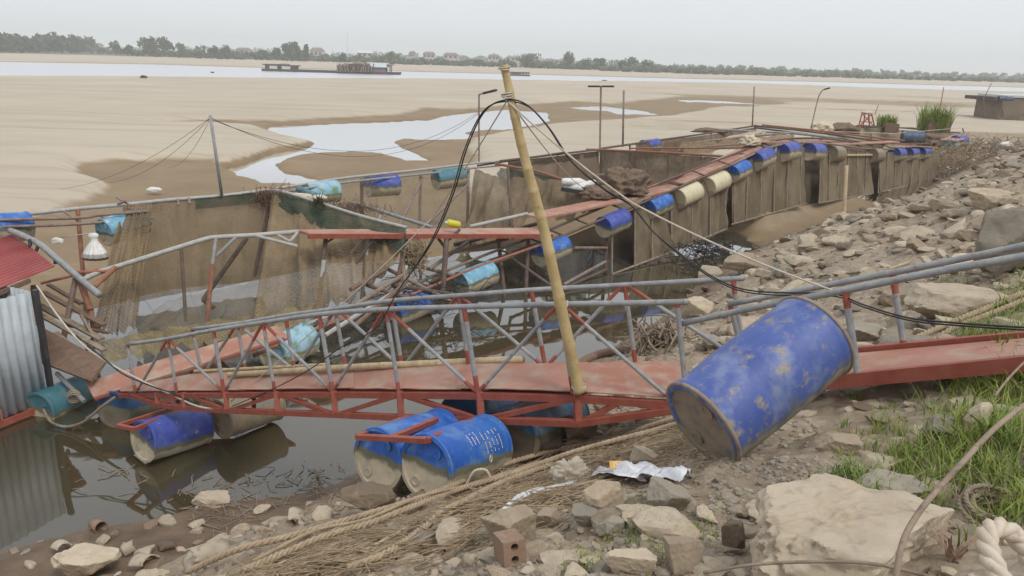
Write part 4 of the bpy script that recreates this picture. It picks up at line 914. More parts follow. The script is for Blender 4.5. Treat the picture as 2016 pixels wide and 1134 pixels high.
for i, (x, y, ax, r_) in enumerate(((1128, 358, (1, .2, 0), .11), (1133, 371, (.8, -.6, .1), .12), (1158, 363, (1, .5, .2), .10))):
    c = P(x, y, 21.6); a = Vector(ax).normalized()
    mb = MB().lathe([(-.33, .02), (-.32, r_ * .8), (-.26, r_), (.2, r_), (.3, r_ * .6), (.38, .03)], Matrix.Translation(c) @ a.to_track_quat('X', 'Z').to_matrix().to_4x4(), 14)
    obj(mb, 'net_float', M['white'], smooth=True, label=['dirty white float lying at the edge of the pen', 'dirty white float with round end towards the bank', 'dirty white float next to the net heap'][i], cat='float', group='white floats by the net heap')
obj(MB().beam(P(1105, 372, 21.4), P(1180, 384, 21.2), .14, .1), 'tarred_beam', M['ink'], label='black tarred beam under the white floats', cat='beam')
heap('foam_block', P(590, 388, 18.1), (.28, .12, .1), 'foam', 'yellowish foam scrap lying on the pen corner', 'foam', 2, 3, .3)
heap('foam_block', P(628, 392, 18.0), (.2, .12, .1), 'foam', 'second yellowish foam scrap beside the pale blue drum', 'foam', 4, 3, .3)
gc = P(605, 379, 18.6); ga = (P(620, 385, 18.6) - P(590, 373, 18.8)).normalized()
obj(MB().lathe([(-.32, .02), (-.31, .08), (.31, .08), (.32, .02)], Matrix.Translation(gc) @ ga.to_track_quat('X', 'Z').to_matrix().to_4x4(), 16), 'green_cylinder', M['d_teal'], smooth=True, label='green cylinder lying across the pen corner', cat='cylinder')
# hanging white sack
sk = root('hanging_sack', P(186, 510, 15.3), 'white pleated sack with a brown bottom hanging by the post', 'sack')
mb = MB(); rows = []
for j, (y, r_) in enumerate(((458, .05), (463, .10), (468, .07), (474, .06), (482, .12), (490, .17), (498, .22), (505, .25), (510, .22), (512, .05))):
    c = P(183 + j * .7, y, 15.3); rows.append([c + Vector((math.cos(a) * r_ * (1 + .10 * math.sin(a * 14)), math.sin(a) * r_ * .7 * (1 + .10 * math.sin(a * 14)), 0)) for a in np.linspace(0, 2 * math.pi, 57)])
obj(MB().grid(rows[:8]), 'cloth', M['white'], sk, True); obj(MB().grid(rows[6:]), 'wet_bottom', M['stoneM'], sk, True)
ppath(sk, 'tie', [P(155, 500, 15.5), P(100, 470, 15.4), P(185, 458, 15.3)][1:], .01, 'line', 1, 5)
heap('plastic_scrap', P(112, 476, 15.2), (.12, .05, .08), 'white', 'white plastic scrap caught on the line beside the sack', 'plastic', 8, 3, .4)

# --- pen with the net heap
fc = root('fish_pen_frame', P(1200, 380, 25), 'square net pen frame of rusty pipes beyond the net heap', 'pen frame')
for pts, r, m_ in (([(975, 322, 26.2), (1060, 338, 24.6), (1180, 377, 21.8)], .045, 'rustred'), ([(985, 317, 26.4), (1180, 294, 31)], .04, 'darkpipe'), ([(1155, 294, 31.2), (1300, 300, 27.6), (1445, 309, 25.6)], .045, 'rustred'), ([(1180, 297, 30.8), (1420, 306, 26)], .035, 'palegalv'), ([(1240, 292, 30), (1470, 291, 27.8)], .03, 'rustred'), ([(1268, 372, 21.9), (1345, 344, 23.6)], .035, 'rustred'), ([(1180, 378, 21.8), (1268, 372, 21.9)], .035, 'darkpipe'), ([(940, 326, 26), (1110, 300, 29)], .035, 'darkpipe')):
    ppath(fc, 'top_rail', [P(*q) for q in pts], r, m_, 1, 7, False)
for x, y in ((1040, 313), (1098, 306), (1183, 296), (1250, 298), (1315, 301), (1380, 305)):
    d = 31 - (1180 - x) * .022 if x < 1180 else 31 - (x - 1180) * .019
    pipe(fc, 'upright', P(x, y, d), P(x, y + 62, d - .4), .035, 'darkpipe')
M['net_in'] = net_material('inner_brown_net', (.17, .12, .08), (.115, .082, .055), .86, .98, .9)
tnet([P(1000, 318, 26.6), P(1090, 308, 28.6), P(1180, 297, 30.8)], [P(1000, 400, 26), P(1090, 392, 28), P(1180, 375, 30)], 'net_in', 'brown net wall on the river side of the square pen', amp=.15)
tnet([P(1180, 298, 30.7), P(1300, 303, 28), P(1440, 312, 25.6)], [P(1180, 376, 30), P(1300, 385, 27.4), P(1400, 392, 25.2)], 'net_in', 'brown net wall between the square pen and the next', amp=.15)
tnet([P(1000, 318, 26.5), P(1090, 308, 28.5), P(1178, 297, 30.7)], [P(1000, 330, 26.3), P(1090, 319, 28.4), P(1178, 308, 30.6)], 'net_dark', 'dark mesh strip along the rail of the square pen', amp=.05)
# --- far pens
fd_ = root('fish_pen_frame', P(1500, 300, 33), 'row of rusty rails and pipes of the far net pens', 'pen frame')
for pts, r, m_ in (([(1180, 293, 31.2), (1290, 277, 34.5), (1390, 263, 38), (1490, 247, 42)], .045, 'darkpipe'), ([(1480, 247, 42), (1560, 255, 40), (1640, 265, 38.5), (1740, 280, 36), (1835, 291, 40.5)], .05, 'darkpipe'), ([(1485, 251, 41), (1620, 268, 38), (1720, 284, 37.8)], .05, 'darkpipe'), ([(1400, 255, 40), (1560, 262, 38), (1650, 272, 37)], .06, 'galv'), ([(1500, 246, 42), (1600, 256, 41), (1700, 268, 41), (1780, 277, 42)], .05, 'rustred'),
        ([(1630, 262, 44), (1690, 247, 47), (1780, 252, 49), (1890, 262, 51)], .045, 'darkpipe'), ([(1640, 259, 43), (1760, 263, 45), (1890, 252, 50)], .02, 'line'), ([(1895, 252, 50), (1898, 262, 50), (1865, 278, 46)], .04, 'galvrust'), ([(1355, 282, 33), (1480, 268, 36), (1560, 262, 38)], .05, 'galvrust'), ([(1340, 292, 30), (1470, 283, 31.5)], .04, 'galvrust'), ([(1640, 306, 30.6), (1725, 305, 34.6)], .05, 'paleb'), ([(1490, 280, 26.4), (1524, 300, 26.6)], .04, 'galvrust'), ([(1475, 285, 26), (1500, 312, 25.8)], .035, 'galvrust'), ([(1528, 290, 26.8), (1522, 318, 26.7)], .04, 'galv')):
    ppath(fd_, 'top_rail', [P(*q) for q in pts], r, m_, 1, 6, False)
for x, y in ((1240, 284), (1300, 276), (1345, 270), (1400, 262), (1440, 256)): pipe(fd_, 'upright', bk(x, y), bk(x, y + 34, -.2), .04, 'darkpipe')
for x, y in ((1560, 262), (1600, 268), (1660, 278), (1700, 284), (1715, 264)): pipe(fd_, 'upright', P(x, y, 39), P(x, y + 30, 38.7), .04, 'darkpipe')
tnet([P(1250, 283, 33.2), P(1390, 266, 38), P(1490, 250, 41.5)], [P(1250, 315, 32.8), P(1390, 300, 37.5), P(1490, 285, 41)], 'net_in', 'brown net along the river side of the far pens', amp=.15)
tnet([P(1350, 283, 33), P(1480, 269, 36), P(1560, 263, 38)], [P(1330, 305, 31), P(1460, 298, 33), P(1560, 290, 36)], 'net_pale', 'pale tan net sheet slung across the far pens', amp=.35, fs=1.5)
tnet([P(1450, 280, 34), P(1620, 270, 37.8), P(1740, 282, 37.9)], [P(1450, 305, 33), P(1620, 300, 36.8), P(1740, 305, 38)], 'net_in', 'dark net sheet inside the pens behind the crest plank', amp=.2)
tnet([P(1630, 263, 44), P(1700, 250, 47), P(1880, 263, 51)], [P(1630, 288, 43.6), P(1700, 282, 46.5), P(1880, 290, 50)], 'net_pale', 'greyish net around the last pen', amp=.2)
heap('rope_bundle', P(1477, 280, 26), (.3, .26, .22), 'foam', 'pale rope bundle tied at the crest of the walkway', 'rope', 6, 4, .45, freq=3)
heap('cloth_roll', P(1400, 259, 39), (.8, .3, .15), 'netheap', 'brown cloth heap lying on the far pen rails', 'cloth', 9, 4, .4)
heap('cloth_roll', P(1470, 267, 36.3), (1.2, .25, .13), 'shell', 'pale folded net roll along the far pen', 'net', 10, 4, .4, ax=Vector((.9, .5, .1)))
heap('net_heap', P(1617, 252, 43), (.6, .4, .35), 'foam', 'small pale net heap by the curved lamp pole', 'net', 12, 4, .4)
heap('net_heap', P(1660, 258, 44.5), (.9, .5, .4), 'netheap', 'dark net and drum heap left of the red stand', 'net', 13, 4, .4)
heap('net_heap', P(1843, 283, 46), (.9, .7, .5), 'netheap', 'straw coloured net heap at the far end of the pens', 'net', 14, 4, .5)
dA = P(1797, 271, 46); drum(dA - Vector((.42, -.1, 0)), dA + Vector((.42, -.1, 0)), 'd_grey', 'grey blue drum standing loose on the far pens', None, 1.35, name='loose_drum')
# --- outer net walls on the bank side
ow = root('pen_wall_frame', nw(1400, 460), 'thin pipe uprights and foot rail holding the outer pen nets', 'pen frame')
by_ = interp([(1190, 545), (1245, 527), (1330, 492), (1430, 452), (1440, 442), (1590, 400), (1600, 402), (1720, 381), (1860, 348), (1890, 340)])
def WT(x, o=0): return P(x, oy(x) + 6, dn(x) + o)
def WB(x, o=0): return P(x, by_(x), dn(x) - .15 + o)
wl = ['outer silted net wall from the violet drum to the cream drums', 'outer net wall below the violet drums at the crest', 'outer net wall beyond the driftwood stake', 'outer net wall at the far end above the small pool']
for i, (x0, x1) in enumerate(((1248, 1432), (1440, 1586), (1612, 1716), (1728, 1852))):
    tnet([WT(x0 + (x1 - x0) * k / 6) for k in range(7)], [WB(x0 + (x1 - x0) * k / 6) for k in range(7)], 'net_wall', wl[i], nu=90, nv=16, amp=.2 if i == 0 else .12, fs=2.4)
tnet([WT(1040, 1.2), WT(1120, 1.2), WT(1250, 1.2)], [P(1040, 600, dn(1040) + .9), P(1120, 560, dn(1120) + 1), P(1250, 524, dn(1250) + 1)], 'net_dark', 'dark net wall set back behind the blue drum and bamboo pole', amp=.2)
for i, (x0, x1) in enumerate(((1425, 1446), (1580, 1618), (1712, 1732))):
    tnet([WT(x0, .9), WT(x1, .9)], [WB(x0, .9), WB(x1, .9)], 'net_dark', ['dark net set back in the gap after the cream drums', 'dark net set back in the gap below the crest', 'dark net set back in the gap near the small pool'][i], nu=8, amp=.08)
xsp = [1205, 1250, 1284, 1322, 1362, 1398, 1428, 1446, 1472, 1500, 1526, 1552, 1578, 1616, 1634, 1652, 1670, 1688, 1706, 1732, 1748, 1764, 1780, 1796, 1812, 1830, 1848]
for x in xsp: pipe(ow, 'upright', WT(x, -.12), WB(x - (0 if x < 1450 else 3), -.12), .024, 'galvrust' if x % 4 else 'greywood', n=6)
for x0, x1 in ((1205, 1432), (1440, 1588), (1612, 1716), (1728, 1852)): ppath(ow, 'foot_rail', [WB(x0, -.16), WB((x0 + x1) / 2, -.16), WB(x1, -.16)], .03, 'greywood', 3)
clump('twig_debris', P(1385, 492, 22.0), (.5, .35, .12), 160, 'ink', 'black twigs snagged at the foot of the outer net', 'debris', .6, .012, .5, 'stuff')
# stakes, lamps and poles
def pole(name, pts, r, mat, label, cat='pole', head=None):
    rt = root(name, pts[0], label, cat); ppath(rt, 'shaft', pts, r, mat, 5 if len(pts) > 2 else 1, 7)
    return rt
pole('steel_pole', [P(437, 386, 17.5), P(414, 227, 17.0)], .036, 'galv', 'grey pole with guy wires at the corner of the front pen')
for i, (b_, sg) in enumerate((((205, 360, 24), .35), ((120, 372, 23), .3), ((330, 330, 26), .3))):
    obj(MB().tube(sagpath(P(415, 231, 17), P(*b_), sg), .005, 4), 'guy_wire', M['black'], smooth=True, label=['guy wire from the grey pole to the wet sand', 'longest guy wire slanting left from the grey pole', 'short guy wire from the grey pole'][i], cat='wire')
for i, (sg, dy) in enumerate(((1.15, 0), (1.0, 3))):
    obj(MB().tube(sagpath(P(416, 232 + dy, 17), P(944, 222 - dy, 26), sg, 40), .0065, 4), 'overhead_wire', M['black'], smooth=True, label=['sagging wire between the grey pole and the lamp post', 'second sagging wire just below the first'][i], cat='wire')
def lamp(base, top, arm, label, r=.03, two=False):
    rt = root('street_lamp', base, label, 'lamp'); obj(MB().tube([base, top], r, 7), 'post', M['galvrust'], rt)
    ends_ = [arm] if not two else [arm, top * 2 - arm]
    for e in ends_:
        obj(MB().tube([top - (e - top) * .02, e], r * .8, 6), 'arm', M['galvrust'], rt)
        d = (e - top).normalized(); obj(MB().beam(e - d * .05, e + d * .42, .17, .07), 'lamp_head', M['ink'], rt)
    return rt
lamp(P(943, 322, 25.8), P(943, 186, 25.4), P(955, 183, 25.3), 'thin lamp post with one dark head on the middle pen')
lamp(P(1181, 294, 31.1), P(1183, 170, 30.8), P(1188, 170, 30.8), 'lamp post with two heads at the corner of the square pen', .04, True)
pole('steel_pole', [P(1226, 289, 33), P(1228, 178, 32.6)], .045, 'galvrust', 'plain rusty pole right of the two-headed lamp')
pole('steel_pole', [P(1481, 249, 42), P(1485, 171, 41.7)], .04, 'galvrust', 'plain dark pole at the end of the far pens')
lp = root('street_lamp', P(1596, 256, 42), 'leaning lamp post with a curved arm on the far pens', 'lamp')
ppath(lp, 'post', [P(1596, 256, 42), P(1606, 212, 41.8), P(1612, 190, 41.7), P(1619, 178, 41.6), P(1626, 175, 41.6)], .03, 'galvrust', 5, 7)
obj(MB().beam(P(1623, 176, 41.6), P(1634, 173, 41.5), .2, .08), 'lamp_head', M['ink'], lp)
pole('thin_pole', [P(1842, 262, 50), P(1858, 172, 49.6)], .03, 'rustred', 'crooked thin pole behind the tall grass tub')
st = pole('driftwood_stake', [G(1662, 431), P(1664, 380, 27.0), P(1667, 326, 27.2)], .07, 'paleb', 'bare pale driftwood stake standing in the mud', 'stake')
gq = G(1662, 431); dq = (gq - CAM).dot(_F)
st.children[0].data = (MB().tube(smoothpath([gq - Vector((0, 0, .1)), P(1664, 380, dq), P(1667, 326, dq)], 6), .055, 8)).mesh('shaft', M['paleb'], origin_of(st), True)
# red stand, grass tubs
sr = root('red_stand', P(1705, 250, 46.5), 'small red steel frame stand with a pale bundle on top', 'stand')
for x0, x1 in ((1690, 1697), (1722, 1716), (1699, 1703), (1712, 1710)):
    obj(MB().beam(P(x0, 250, 46.5 + (.6 if x0 in (1699, 1712) else 0)), P(x1, 224, 46.5 + (.5 if x0 in (1699, 1712) else 0)), .06, .06), 'leg', M['red'], sr)
for a, b in (((1697, 224), (1717, 224)), ((1693, 240), (1720, 240)), ((1690, 250), (1717, 224)), ((1722, 250), (1697, 224))): obj(MB().beam(P(*a, 46.45), P(*b, 46.45), .05, .05), 'brace', M['red'], sr)
heap('sack_on_stand', P(1707, 222, 46.6), (.35, .25, .12), 'foam', 'pale bundle lying on the red stand', 'sack', 15, 3, .3)
pole('thin_pole', [P(1722, 226, 46.8), P(1730, 205, 46.8)], .025, 'greywood', 'short slanting stick on the red stand')
obj(MB().beam(P(1676, 250, 46.6), P(1800, 252, 47.5), .35, .06), 'deck_board', M['darkpipe'], label='dark deck board carrying the red stand', cat='board')
def blades(mb, c, n_, spread, hgt, w_, lean=.35, cols=None):
    for _ in range(n_):
        a = R_.uniform(0, 6.283); rr_ = spread * math.sqrt(R_.random()); p = c + Vector((math.cos(a) * rr_, math.sin(a) * rr_, 0))
        h = hgt * R_.uniform(.45, 1.1); b = R_.uniform(0, 6.283); ld = Vector((math.cos(b), math.sin(b), 0)) * h * R_.uniform(.1, lean * 2)
        s_ = Vector((-math.sin(b + R_.uniform(-.8, .8)), math.cos(b), 0)) * w_
        m1 = p + Z_ * h * .55 + ld * .35; t1 = p + Z_ * h * R_.uniform(.8, 1) + ld
        mb.add([p - s_, p + s_, m1 + s_ * .8, m1 - s_ * .8, t1], [(0, 1, 2, 3), (3, 2, 4)])
for i, (x, yt, yb, d, sp_, lb) in enumerate(((1745, 224, 250, 47.5, .55, 'shorter tub of pale green reeds on the far pens'), (1836, 203, 258, 50, .95, 'taller tub of green reeds on the far pens'))):
    rt = root('reed_tub', P(x, yb, d), lb, 'plant'); c = P(x, yb, d)
    mb = MB(); blades(mb, c, 260 if i == 0 else 420, sp_, (P(x, yt, d).z - c.z) * 1.1, .03, .3); obj(mb, 'reeds', M['grass'], rt)
    bx = MB().box(c + Vector((0, -.5, -.05 if i == 0 else .25)), Vector((sp_ * .75, 0, 0)), Vector((0, .3, 0)), Vector((0, 0, .3))); obj(bx, 'tub', M['wood'], rt)
# ================================================================ THE BANK: stones, ropes, litter, grass
def Gv(pxs, pys, dmax=70):
    pxs = np.asarray(pxs, float); pys = np.asarray(pys, float)
    a = (pxs - 1008) / FPX; b = (567 - pys) / FPX
    D = np.array(_F)[None] + a[:, None] * np.array(_R)[None] + b[:, None] * np.array(_U)[None]
    i = np.arange(len(pxs)); t = np.repeat(np.geomspace(1.0, dmax, 60)[None], len(pxs), 0)
    for _ in range(2):
        X = D[:, :1] * t; Y = D[:, 1:2] * t; Zr = HC + D[:, 2:3] * t
        g = ground_np(X.ravel(), Y.ravel()).reshape(X.shape); k = np.argmax(Zr < g, 1)
        if not _: lo_, hi_ = t[i, np.maximum(k - 1, 0)], t[i, k]; t = lo_[:, None] + (hi_ - lo_)[:, None] * np.linspace(0, 1, 14)[None]
    return [Vector((X[j, k[j]], Y[j, k[j]], g[j, k[j]])) for j in i]
def project(p):
    q = p - CAM; d = q.dot(_F); return 1008 + FPX * q.dot(_R) / d, 567 - FPX * q.dot(_U) / d, d
_ico = {}
def ico(sub):
    if sub not in _ico:
        bm = bmesh.new(); bmesh.ops.create_icosphere(bm, subdivisions=sub, radius=1)
        _ico[sub] = (np.array([v.co[:] for v in bm.verts]), [tuple(v.index for v in f.verts) for f in bm.faces]); bm.free()
    return _ico[sub]
def rock_verts(seed, sub, planes=13, dims=(1, .75, .5), rough=.06):
    rs = np.random.RandomState(seed); V_, F_ = ico(sub)
    n_ = rs.normal(size=(planes, 3)); n_ /= np.linalg.norm(n_, axis=1)[:, None]
    n_ = np.vstack([n_, [[0, 0, 1], [0, 0, -1]] + rs.normal(size=(2, 3)) * .12]); h_ = rs.uniform(.55, 1.0, len(n_)); h_[-2:] = rs.uniform(.5, .7, 2)
    dp = np.maximum(V_ @ n_.T, 1e-3); r = np.min(np.where(dp > .02, h_[None] / dp, 9), axis=1); r = np.minimum(r, 1.25)
    if sub >= 6: r = r * (1 - np.array([.16 * max(0, .35 - abs(mnoise.noise(Vector((v[0] * 1.2, v[1] * 3.5, v[2] * 3.5)) + Vector((seed, 3, 0))))) + .03 * mnoise.noise(Vector(v) * 9) for v in V_]))
    if sub >= 3: r = r * (1 + np.array([rough * mnoise.fractal(Vector(v) * 3.2 + Vector((seed, 0, 0)), 1, 2, 4) for v in V_]))
    return V_ * r[:, None] * np.array(dims), F_
def sharpish(me_, ang_=35):
    bm = bmesh.new(); bm.from_mesh(me_)
    for e in bm.edges: e.smooth = not (len(e.link_faces) == 2 and e.calc_face_angle(0) > rad(ang_))
    for f in bm.faces: f.smooth = True
    bm.to_mesh(me_); bm.free()
# --- distinct rocks
def rock(px, py, wpx, hpx, mat, label, seed, cat='rock', name='rock', sub=5, deep=.7, yaw=None, sink=.12, group=None, rough=.07, planes=13):
    g = G(px, py + hpx * .35); d = (g - CAM).dot(_F); w_ = wpx * d / FPX / 2; h_ = hpx * d / FPX / 2 * 1.05
    V_, F_ = rock_verts(seed, sub, planes, (1, deep, 1), rough)
    ex = np.abs(V_[:, 0]).max(); ez = np.abs(V_[:, 2]).max(); V_ = V_ * np.array([w_ / ex, w_ / ex, h_ / ez])
    if yaw: c_, s_ = math.cos(yaw), math.sin(yaw); V_ = np.stack([V_[:, 0] * c_ - V_[:, 1] * s_, V_[:, 0] * s_ + V_[:, 1] * c_, V_[:, 2]], 1)
    mb = MB(); mb.add([Vector(v) + g + Vector((0, h_ * .0 + w_ * deep * .4, h_ * (1 - 2 * sink))) for v in V_], F_)
    o = obj(mb, name, M[mat], None, True, label, cat, group); sharpish(o.data, 32); return o
rock(1690, 1085, 560, 175, 'stoneC', 'huge tan boulder with ridges in the foreground', 64, 'boulder', 'boulder', 6, .55, .15, .25, rough=.10, planes=8)
rock(1005, 1050, 122, 88, 'stoneA', 'large tan rock beside the brick with holes', 5, deep=.8)
rock(1190, 985, 92, 66, 'stoneA', 'blocky tan rock in front of the plastic bag', 12, planes=8)
rock(1312, 985, 84, 56, 'stoneB', 'grey rounded rock below the white sack', 15)
rock(1160, 1025, 100, 36, 'stoneB', 'flat grey slab under the blocky tan rock', 22, 'slab')
rock(1200, 1045, 62, 36, 'stoneB', 'small bluish grey rock beside the grass tuft', 33)
rock(1075, 1028, 58, 42, 'stoneA', 'tan wedge rock between large rock and slab', 41)
rock(725, 995, 130, 60, 'stoneM', 'muddy rock under the pair of blue drums', 44)
rock(412, 990, 84, 26, 'stoneC', 'pale flat slab on the mud beside the water', 52, 'slab')
rock(150, 1122, 150, 56, 'stoneC', 'big pale slab at the lower corner of the mud', 54, 'slab')
rock(1985, 490, 160, 150, 'stoneB', 'large grey boulder behind the gangway rails', 63, 'boulder', 'boulder')
rock(1462, 525, 82, 44, 'stoneA', 'tan rock at the edge of the pond by the pens', 66)
rock(1890, 612, 210, 60, 'stoneC', 'broad flat slab beyond the gangway', 70, 'slab')
rock(1712, 665, 130, 36, 'stoneB', 'long flat stone just behind the gangway edge', 71, 'slab')
rock(1762, 968, 150, 52, 'stoneB', 'flat grey slab in the grass', 75, 'slab')
rock(1918, 838, 70, 80, 'stoneC', 'upright reddish stone in the tall grass', 77)
rock(1860, 845, 90, 42, 'stoneB', 'grey stone lying in the grass below the gangway', 78)
rock(1440, 1062, 56, 64, 'stoneM', 'dark rock at the end of the huge boulder', 81)
rock(1340, 1098, 90, 70, 'stoneA', 'tan broken rock left of the huge boulder', 82)
rock(1950, 395, 90, 40, 'stoneA', 'tan rock high on the bank', 85)
rock(1380, 610, 70, 40, 'stoneC', 'pale rock where bridge and gangway meet', 87)
rock(1135, 850, 90, 52, 'stoneM', 'muddy rock under the right end of the footbridge', 89)
rock(1075, 885, 70, 44, 'stoneM', 'muddy rock beside the smeared blue drum', 91)
rock(1255, 1118, 130, 50, 'stoneC', 'pale rock at the grass tuft in the foreground', 93)
rock(1265, 905, 60, 46, 'stoneC', 'pinkish pale rock behind the white sack', 96, planes=8)
rock(1655, 880, 90, 36, 'stoneA', 'tan stone beside the mud splashed drum', 98)
# --- 300 stones of the bank picked out one by one, the smaller ones as one mass of rubble
variants = {}
for mk in ('stoneA', 'stoneB', 'stoneC', 'stoneM'):
    variants[mk] = []
    for k in range(8):
        V_, F_ = rock_verts(200 + k, 3, 11, (1, R_.uniform(.6, .9), R_.uniform(.38, .62)))
        me_ = MB().add(V_, F_).mesh('stone', M[mk], smooth=True); sharpish(me_, 30); variants[mk].append(me_)
def in_band(px, py):
    if 380 < px < 1400 and abs(py - (1128 - (px - 420) * .318)) < 34 and d_cam(px): return True
    if 680 < px < 1040 and 850 < py < 1015: return True
    if 1060 < px < 1375 and 870 < py < 985: return True
    if 960 < px < 1140 and 955 < py < 1040: return True
    if 1380 < px < 1700 and 820 < py < 930: return True
    return 250 < px < 480 and 1070 < py < 1140
def d_cam(px): return True
cand = []
rs = np.random.RandomState(5)
nS = 33000
dd = 2.6 * (60 / 2.6) ** (rs.rand(nS) ** .9); aa = np.radians(rs.uniform(-40, 62, nS)); SX = dd * np.sin(aa); SY = dd * np.cos(aa)
sd0, sg0 = seg_dist(SX, SY, SHORE); dist0 = sd0 * sg0; SZ = ground_np(SX, SY)
clus = fbm(SX * .8 + 3, SY * .8, 3)
for i in range(nS):
    ds = dist0[i]
    if ds < -.4: continue
    p = Vector((SX[i], SY[i], SZ[i])); px, py, d = project(p)
    if d < .5 or px < -60 or px > 3600 or py > 1500: continue
    prob = .16 if ds < .9 else (.42 if ds < 2 else .9)
    if SX[i] < -1.5 and ds < 2.2: prob = .10
    prob *= 1.0 if clus[i] > .02 else .40
    if 1380 < px < 1700 and 880 < py < 1010: prob *= .35
    if px > 1600 and py > 740: prob *= .35
    if rs.rand() > prob: continue
    s_ = min((.015 + .0042 * d) * math.exp(rs.normal(-.08, .68)), .36)
    if d < 6.5: s_ *= .8
    if in_band(px, py): s_ = min(s_, .022)
    cand.append((s_ * FPX / d if (px < 2050 and py < 1170) else 0, p, s_, ds, rs.rand()))
cand.sort(key=lambda c: -c[0])
print('stones', len(cand))
for k, (sp_, p, s_, ds, u) in enumerate(cand[:290]):
    mk = 'stoneM' if ds < 1.0 and u < .6 else ('stoneA' if u < .58 else ('stoneC' if u < .90 else 'stoneB'))
    o = bpy.data.objects.new('stone', variants[mk][k % 8]); col.objects.link(o); o.parent = ground
    o.location = p + Vector((0, 0, s_ * .05)); o.scale = (s_, s_, s_ * R_.uniform(.7, 1.1)); o.rotation_euler = (R_.gauss(0, .22), R_.gauss(0, .22), R_.uniform(0, 6.28))
for mk, sel in (('stoneA', (0, .42)), ('stoneC', (.42, .72)), ('stoneB', (.72, .82)), ('stoneM', (.82, 1.01))):
    vv, ff = [], []; off = 0; LO = [rock_verts(300 + k, 2, 10, (1, .78, .52)) for k in range(10)]; LOW = [rock_verts(320 + k, 1, 9, (1, .78, .55)) for k in range(10)]
    for k, (sp_, p, s_, ds, u) in enumerate(cand[290:]):
        if not (sel[0] <= u < sel[1]): continue
        V_, F_ = LO[k % 10] if sp_ > 9 else LOW[k % 10]
        a = R_.uniform(0, 6.28); c_, s2 = math.cos(a), math.sin(a); t1 = R_.gauss(0, .25)
        W = V_ * s_; W = np.stack([W[:, 0] * c_ - W[:, 1] * s2, W[:, 0] * s2 + W[:, 1] * c_, W[:, 2] + W[:, 0] * t1], 1) + np.array(p) + [0, 0, s_ * .06]
        vv.append(W); ff.append(np.array(F_) + off); off += len(W)
    if not vv: continue
    me_ = bpy.data.meshes.new('rubble'); Vv = np.vstack(vv); Ff = np.vstack(ff)
    me_.from_pydata(Vv.tolist(), [], Ff.tolist()); me_.materials.append(M[mk]); me_.update(); sharpish(me_, 30)
    o = bpy.data.objects.new('rubble', me_); col.objects.link(o); o.parent = ground; o['kind'] = 'stuff'
# --- pebbles and gravel scattered in the near dirt
def scatter_px(n_, x0, x1, y0, y1): return rs.uniform(x0, x1, n_), rs.uniform(y0, y1, n_)
gx, gy = scatter_px(4200, 700, 1720, 900, 1150)
pts = Gv(gx, gy, 14); V1, F1 = rock_verts(411, 1, 8, (1, .8, .55)); vv, ff = [], []
for k, p in enumerate(pts):
    s_ = .011 * math.exp(rs.normal(0, .55)); a = rs.uniform(0, 6.28); c_, s2 = math.cos(a), math.sin(a)
    W = V1 * s_; W = np.stack([W[:, 0] * c_ - W[:, 1] * s2, W[:, 0] * s2 + W[:, 1] * c_, W[:, 2]], 1) + np.array(p); ff.append(np.array(F1) + k * len(V1)); vv.append(W)
M['gravel'] = weathered('mixed_gravel', (.30, .255, .20), (.20, .165, .125), 14, .9, (.42, .38, .31), 30, bstr=0, world=True)
me_ = bpy.data.meshes.new('gravel'); me_.from_pydata(np.vstack(vv).tolist(), [], np.vstack(ff).tolist()); me_.materials.append(M['gravel']); me_.update()
o = bpy.data.objects.new('gravel', me_); col.objects.link(o); o.parent = ground; o['kind'] = 'stuff'

# --- ropes: three strands laid round a path on the ground
def rope(path, r, label, mat='rope', lift=0, k=10, group=None, pitch=6.0, world=False, name='mooring_rope', wob=.012):
    pts = path if world else [p + Vector((0, 0, r * .9 + lift + abs(R_.gauss(0, wob)))) for p in Gv([q[0] for q in path], [q[1] for q in path], 30)]
    sp_ = smoothpath(pts, k); L = sum((b - a).length for a, b in zip(sp_, sp_[1:]))
    n_ = int(L / (r * pitch / 7)); n_ = min(n_, 900); cum = [0]
    for a, b in zip(sp_, sp_[1:]): cum.append(cum[-1] + (b - a).length)
    rt = root(name, sp_[0], label, 'rope', group); cum = np.array(cum); A_ = np.array(sp_)
    S = np.linspace(0, L, n_); C = np.stack([np.interp(S, cum, A_[:, i]) for i in range(3)], 1)
    for q in range(3):
        W = []
        for i in range(n_):
            t = Vector(C[min(i + 1, n_ - 1)] - C[max(i - 1, 0)]).normalized(); u = t.cross(Z_)
            u = u.normalized() if u.length > 1e-3 else Vector((1, 0, 0)); v = u.cross(t)
            a = S[i] / (r * pitch) * 2 * math.pi + q * 2.0944
            W.append(Vector(C[i]) + (u * math.cos(a) + v * math.sin(a)) * r * .5)
        obj(MB().tube(W, r * .56, 6), 'strand', M[mat], rt, smooth=True)
    return rt
rg_ = 'old ropes across the bank'
rope([(370, 1145), (470, 1108), (560, 1080), (700, 1038), (820, 1002), (900, 970), (960, 942), (1090, 902), (1200, 880), (1290, 852), (1365, 832)], .024, 'thick twisted rope, uppermost, running from mud to the big drum', lift=.05, group=rg_)
rope([(480, 1145), (560, 1108), (640, 1078), (740, 1045), (800, 1022), (900, 985), (1010, 950), (1120, 912), (1230, 880), (1300, 862), (1370, 842)], .024, 'thick twisted rope just below the uppermost one', lift=.05, group=rg_)
rope([(500, 1125), (620, 1068), (720, 1040), (830, 995), (930, 965), (1060, 925)], .013, 'thinner rope between the two thick ropes', lift=.05, group=rg_)
rope([(685, 1145), (760, 1105), (830, 1060), (870, 1024), (920, 1000), (990, 962), (1090, 925)], .022, 'thick twisted rope lowest on the stones', lift=.03, group=rg_)
rope([(1790, 690), (1850, 662), (1920, 632), (2040, 585)], .028, 'twisted rope rising behind the gangway to the grass', lift=.06, group=rg_)
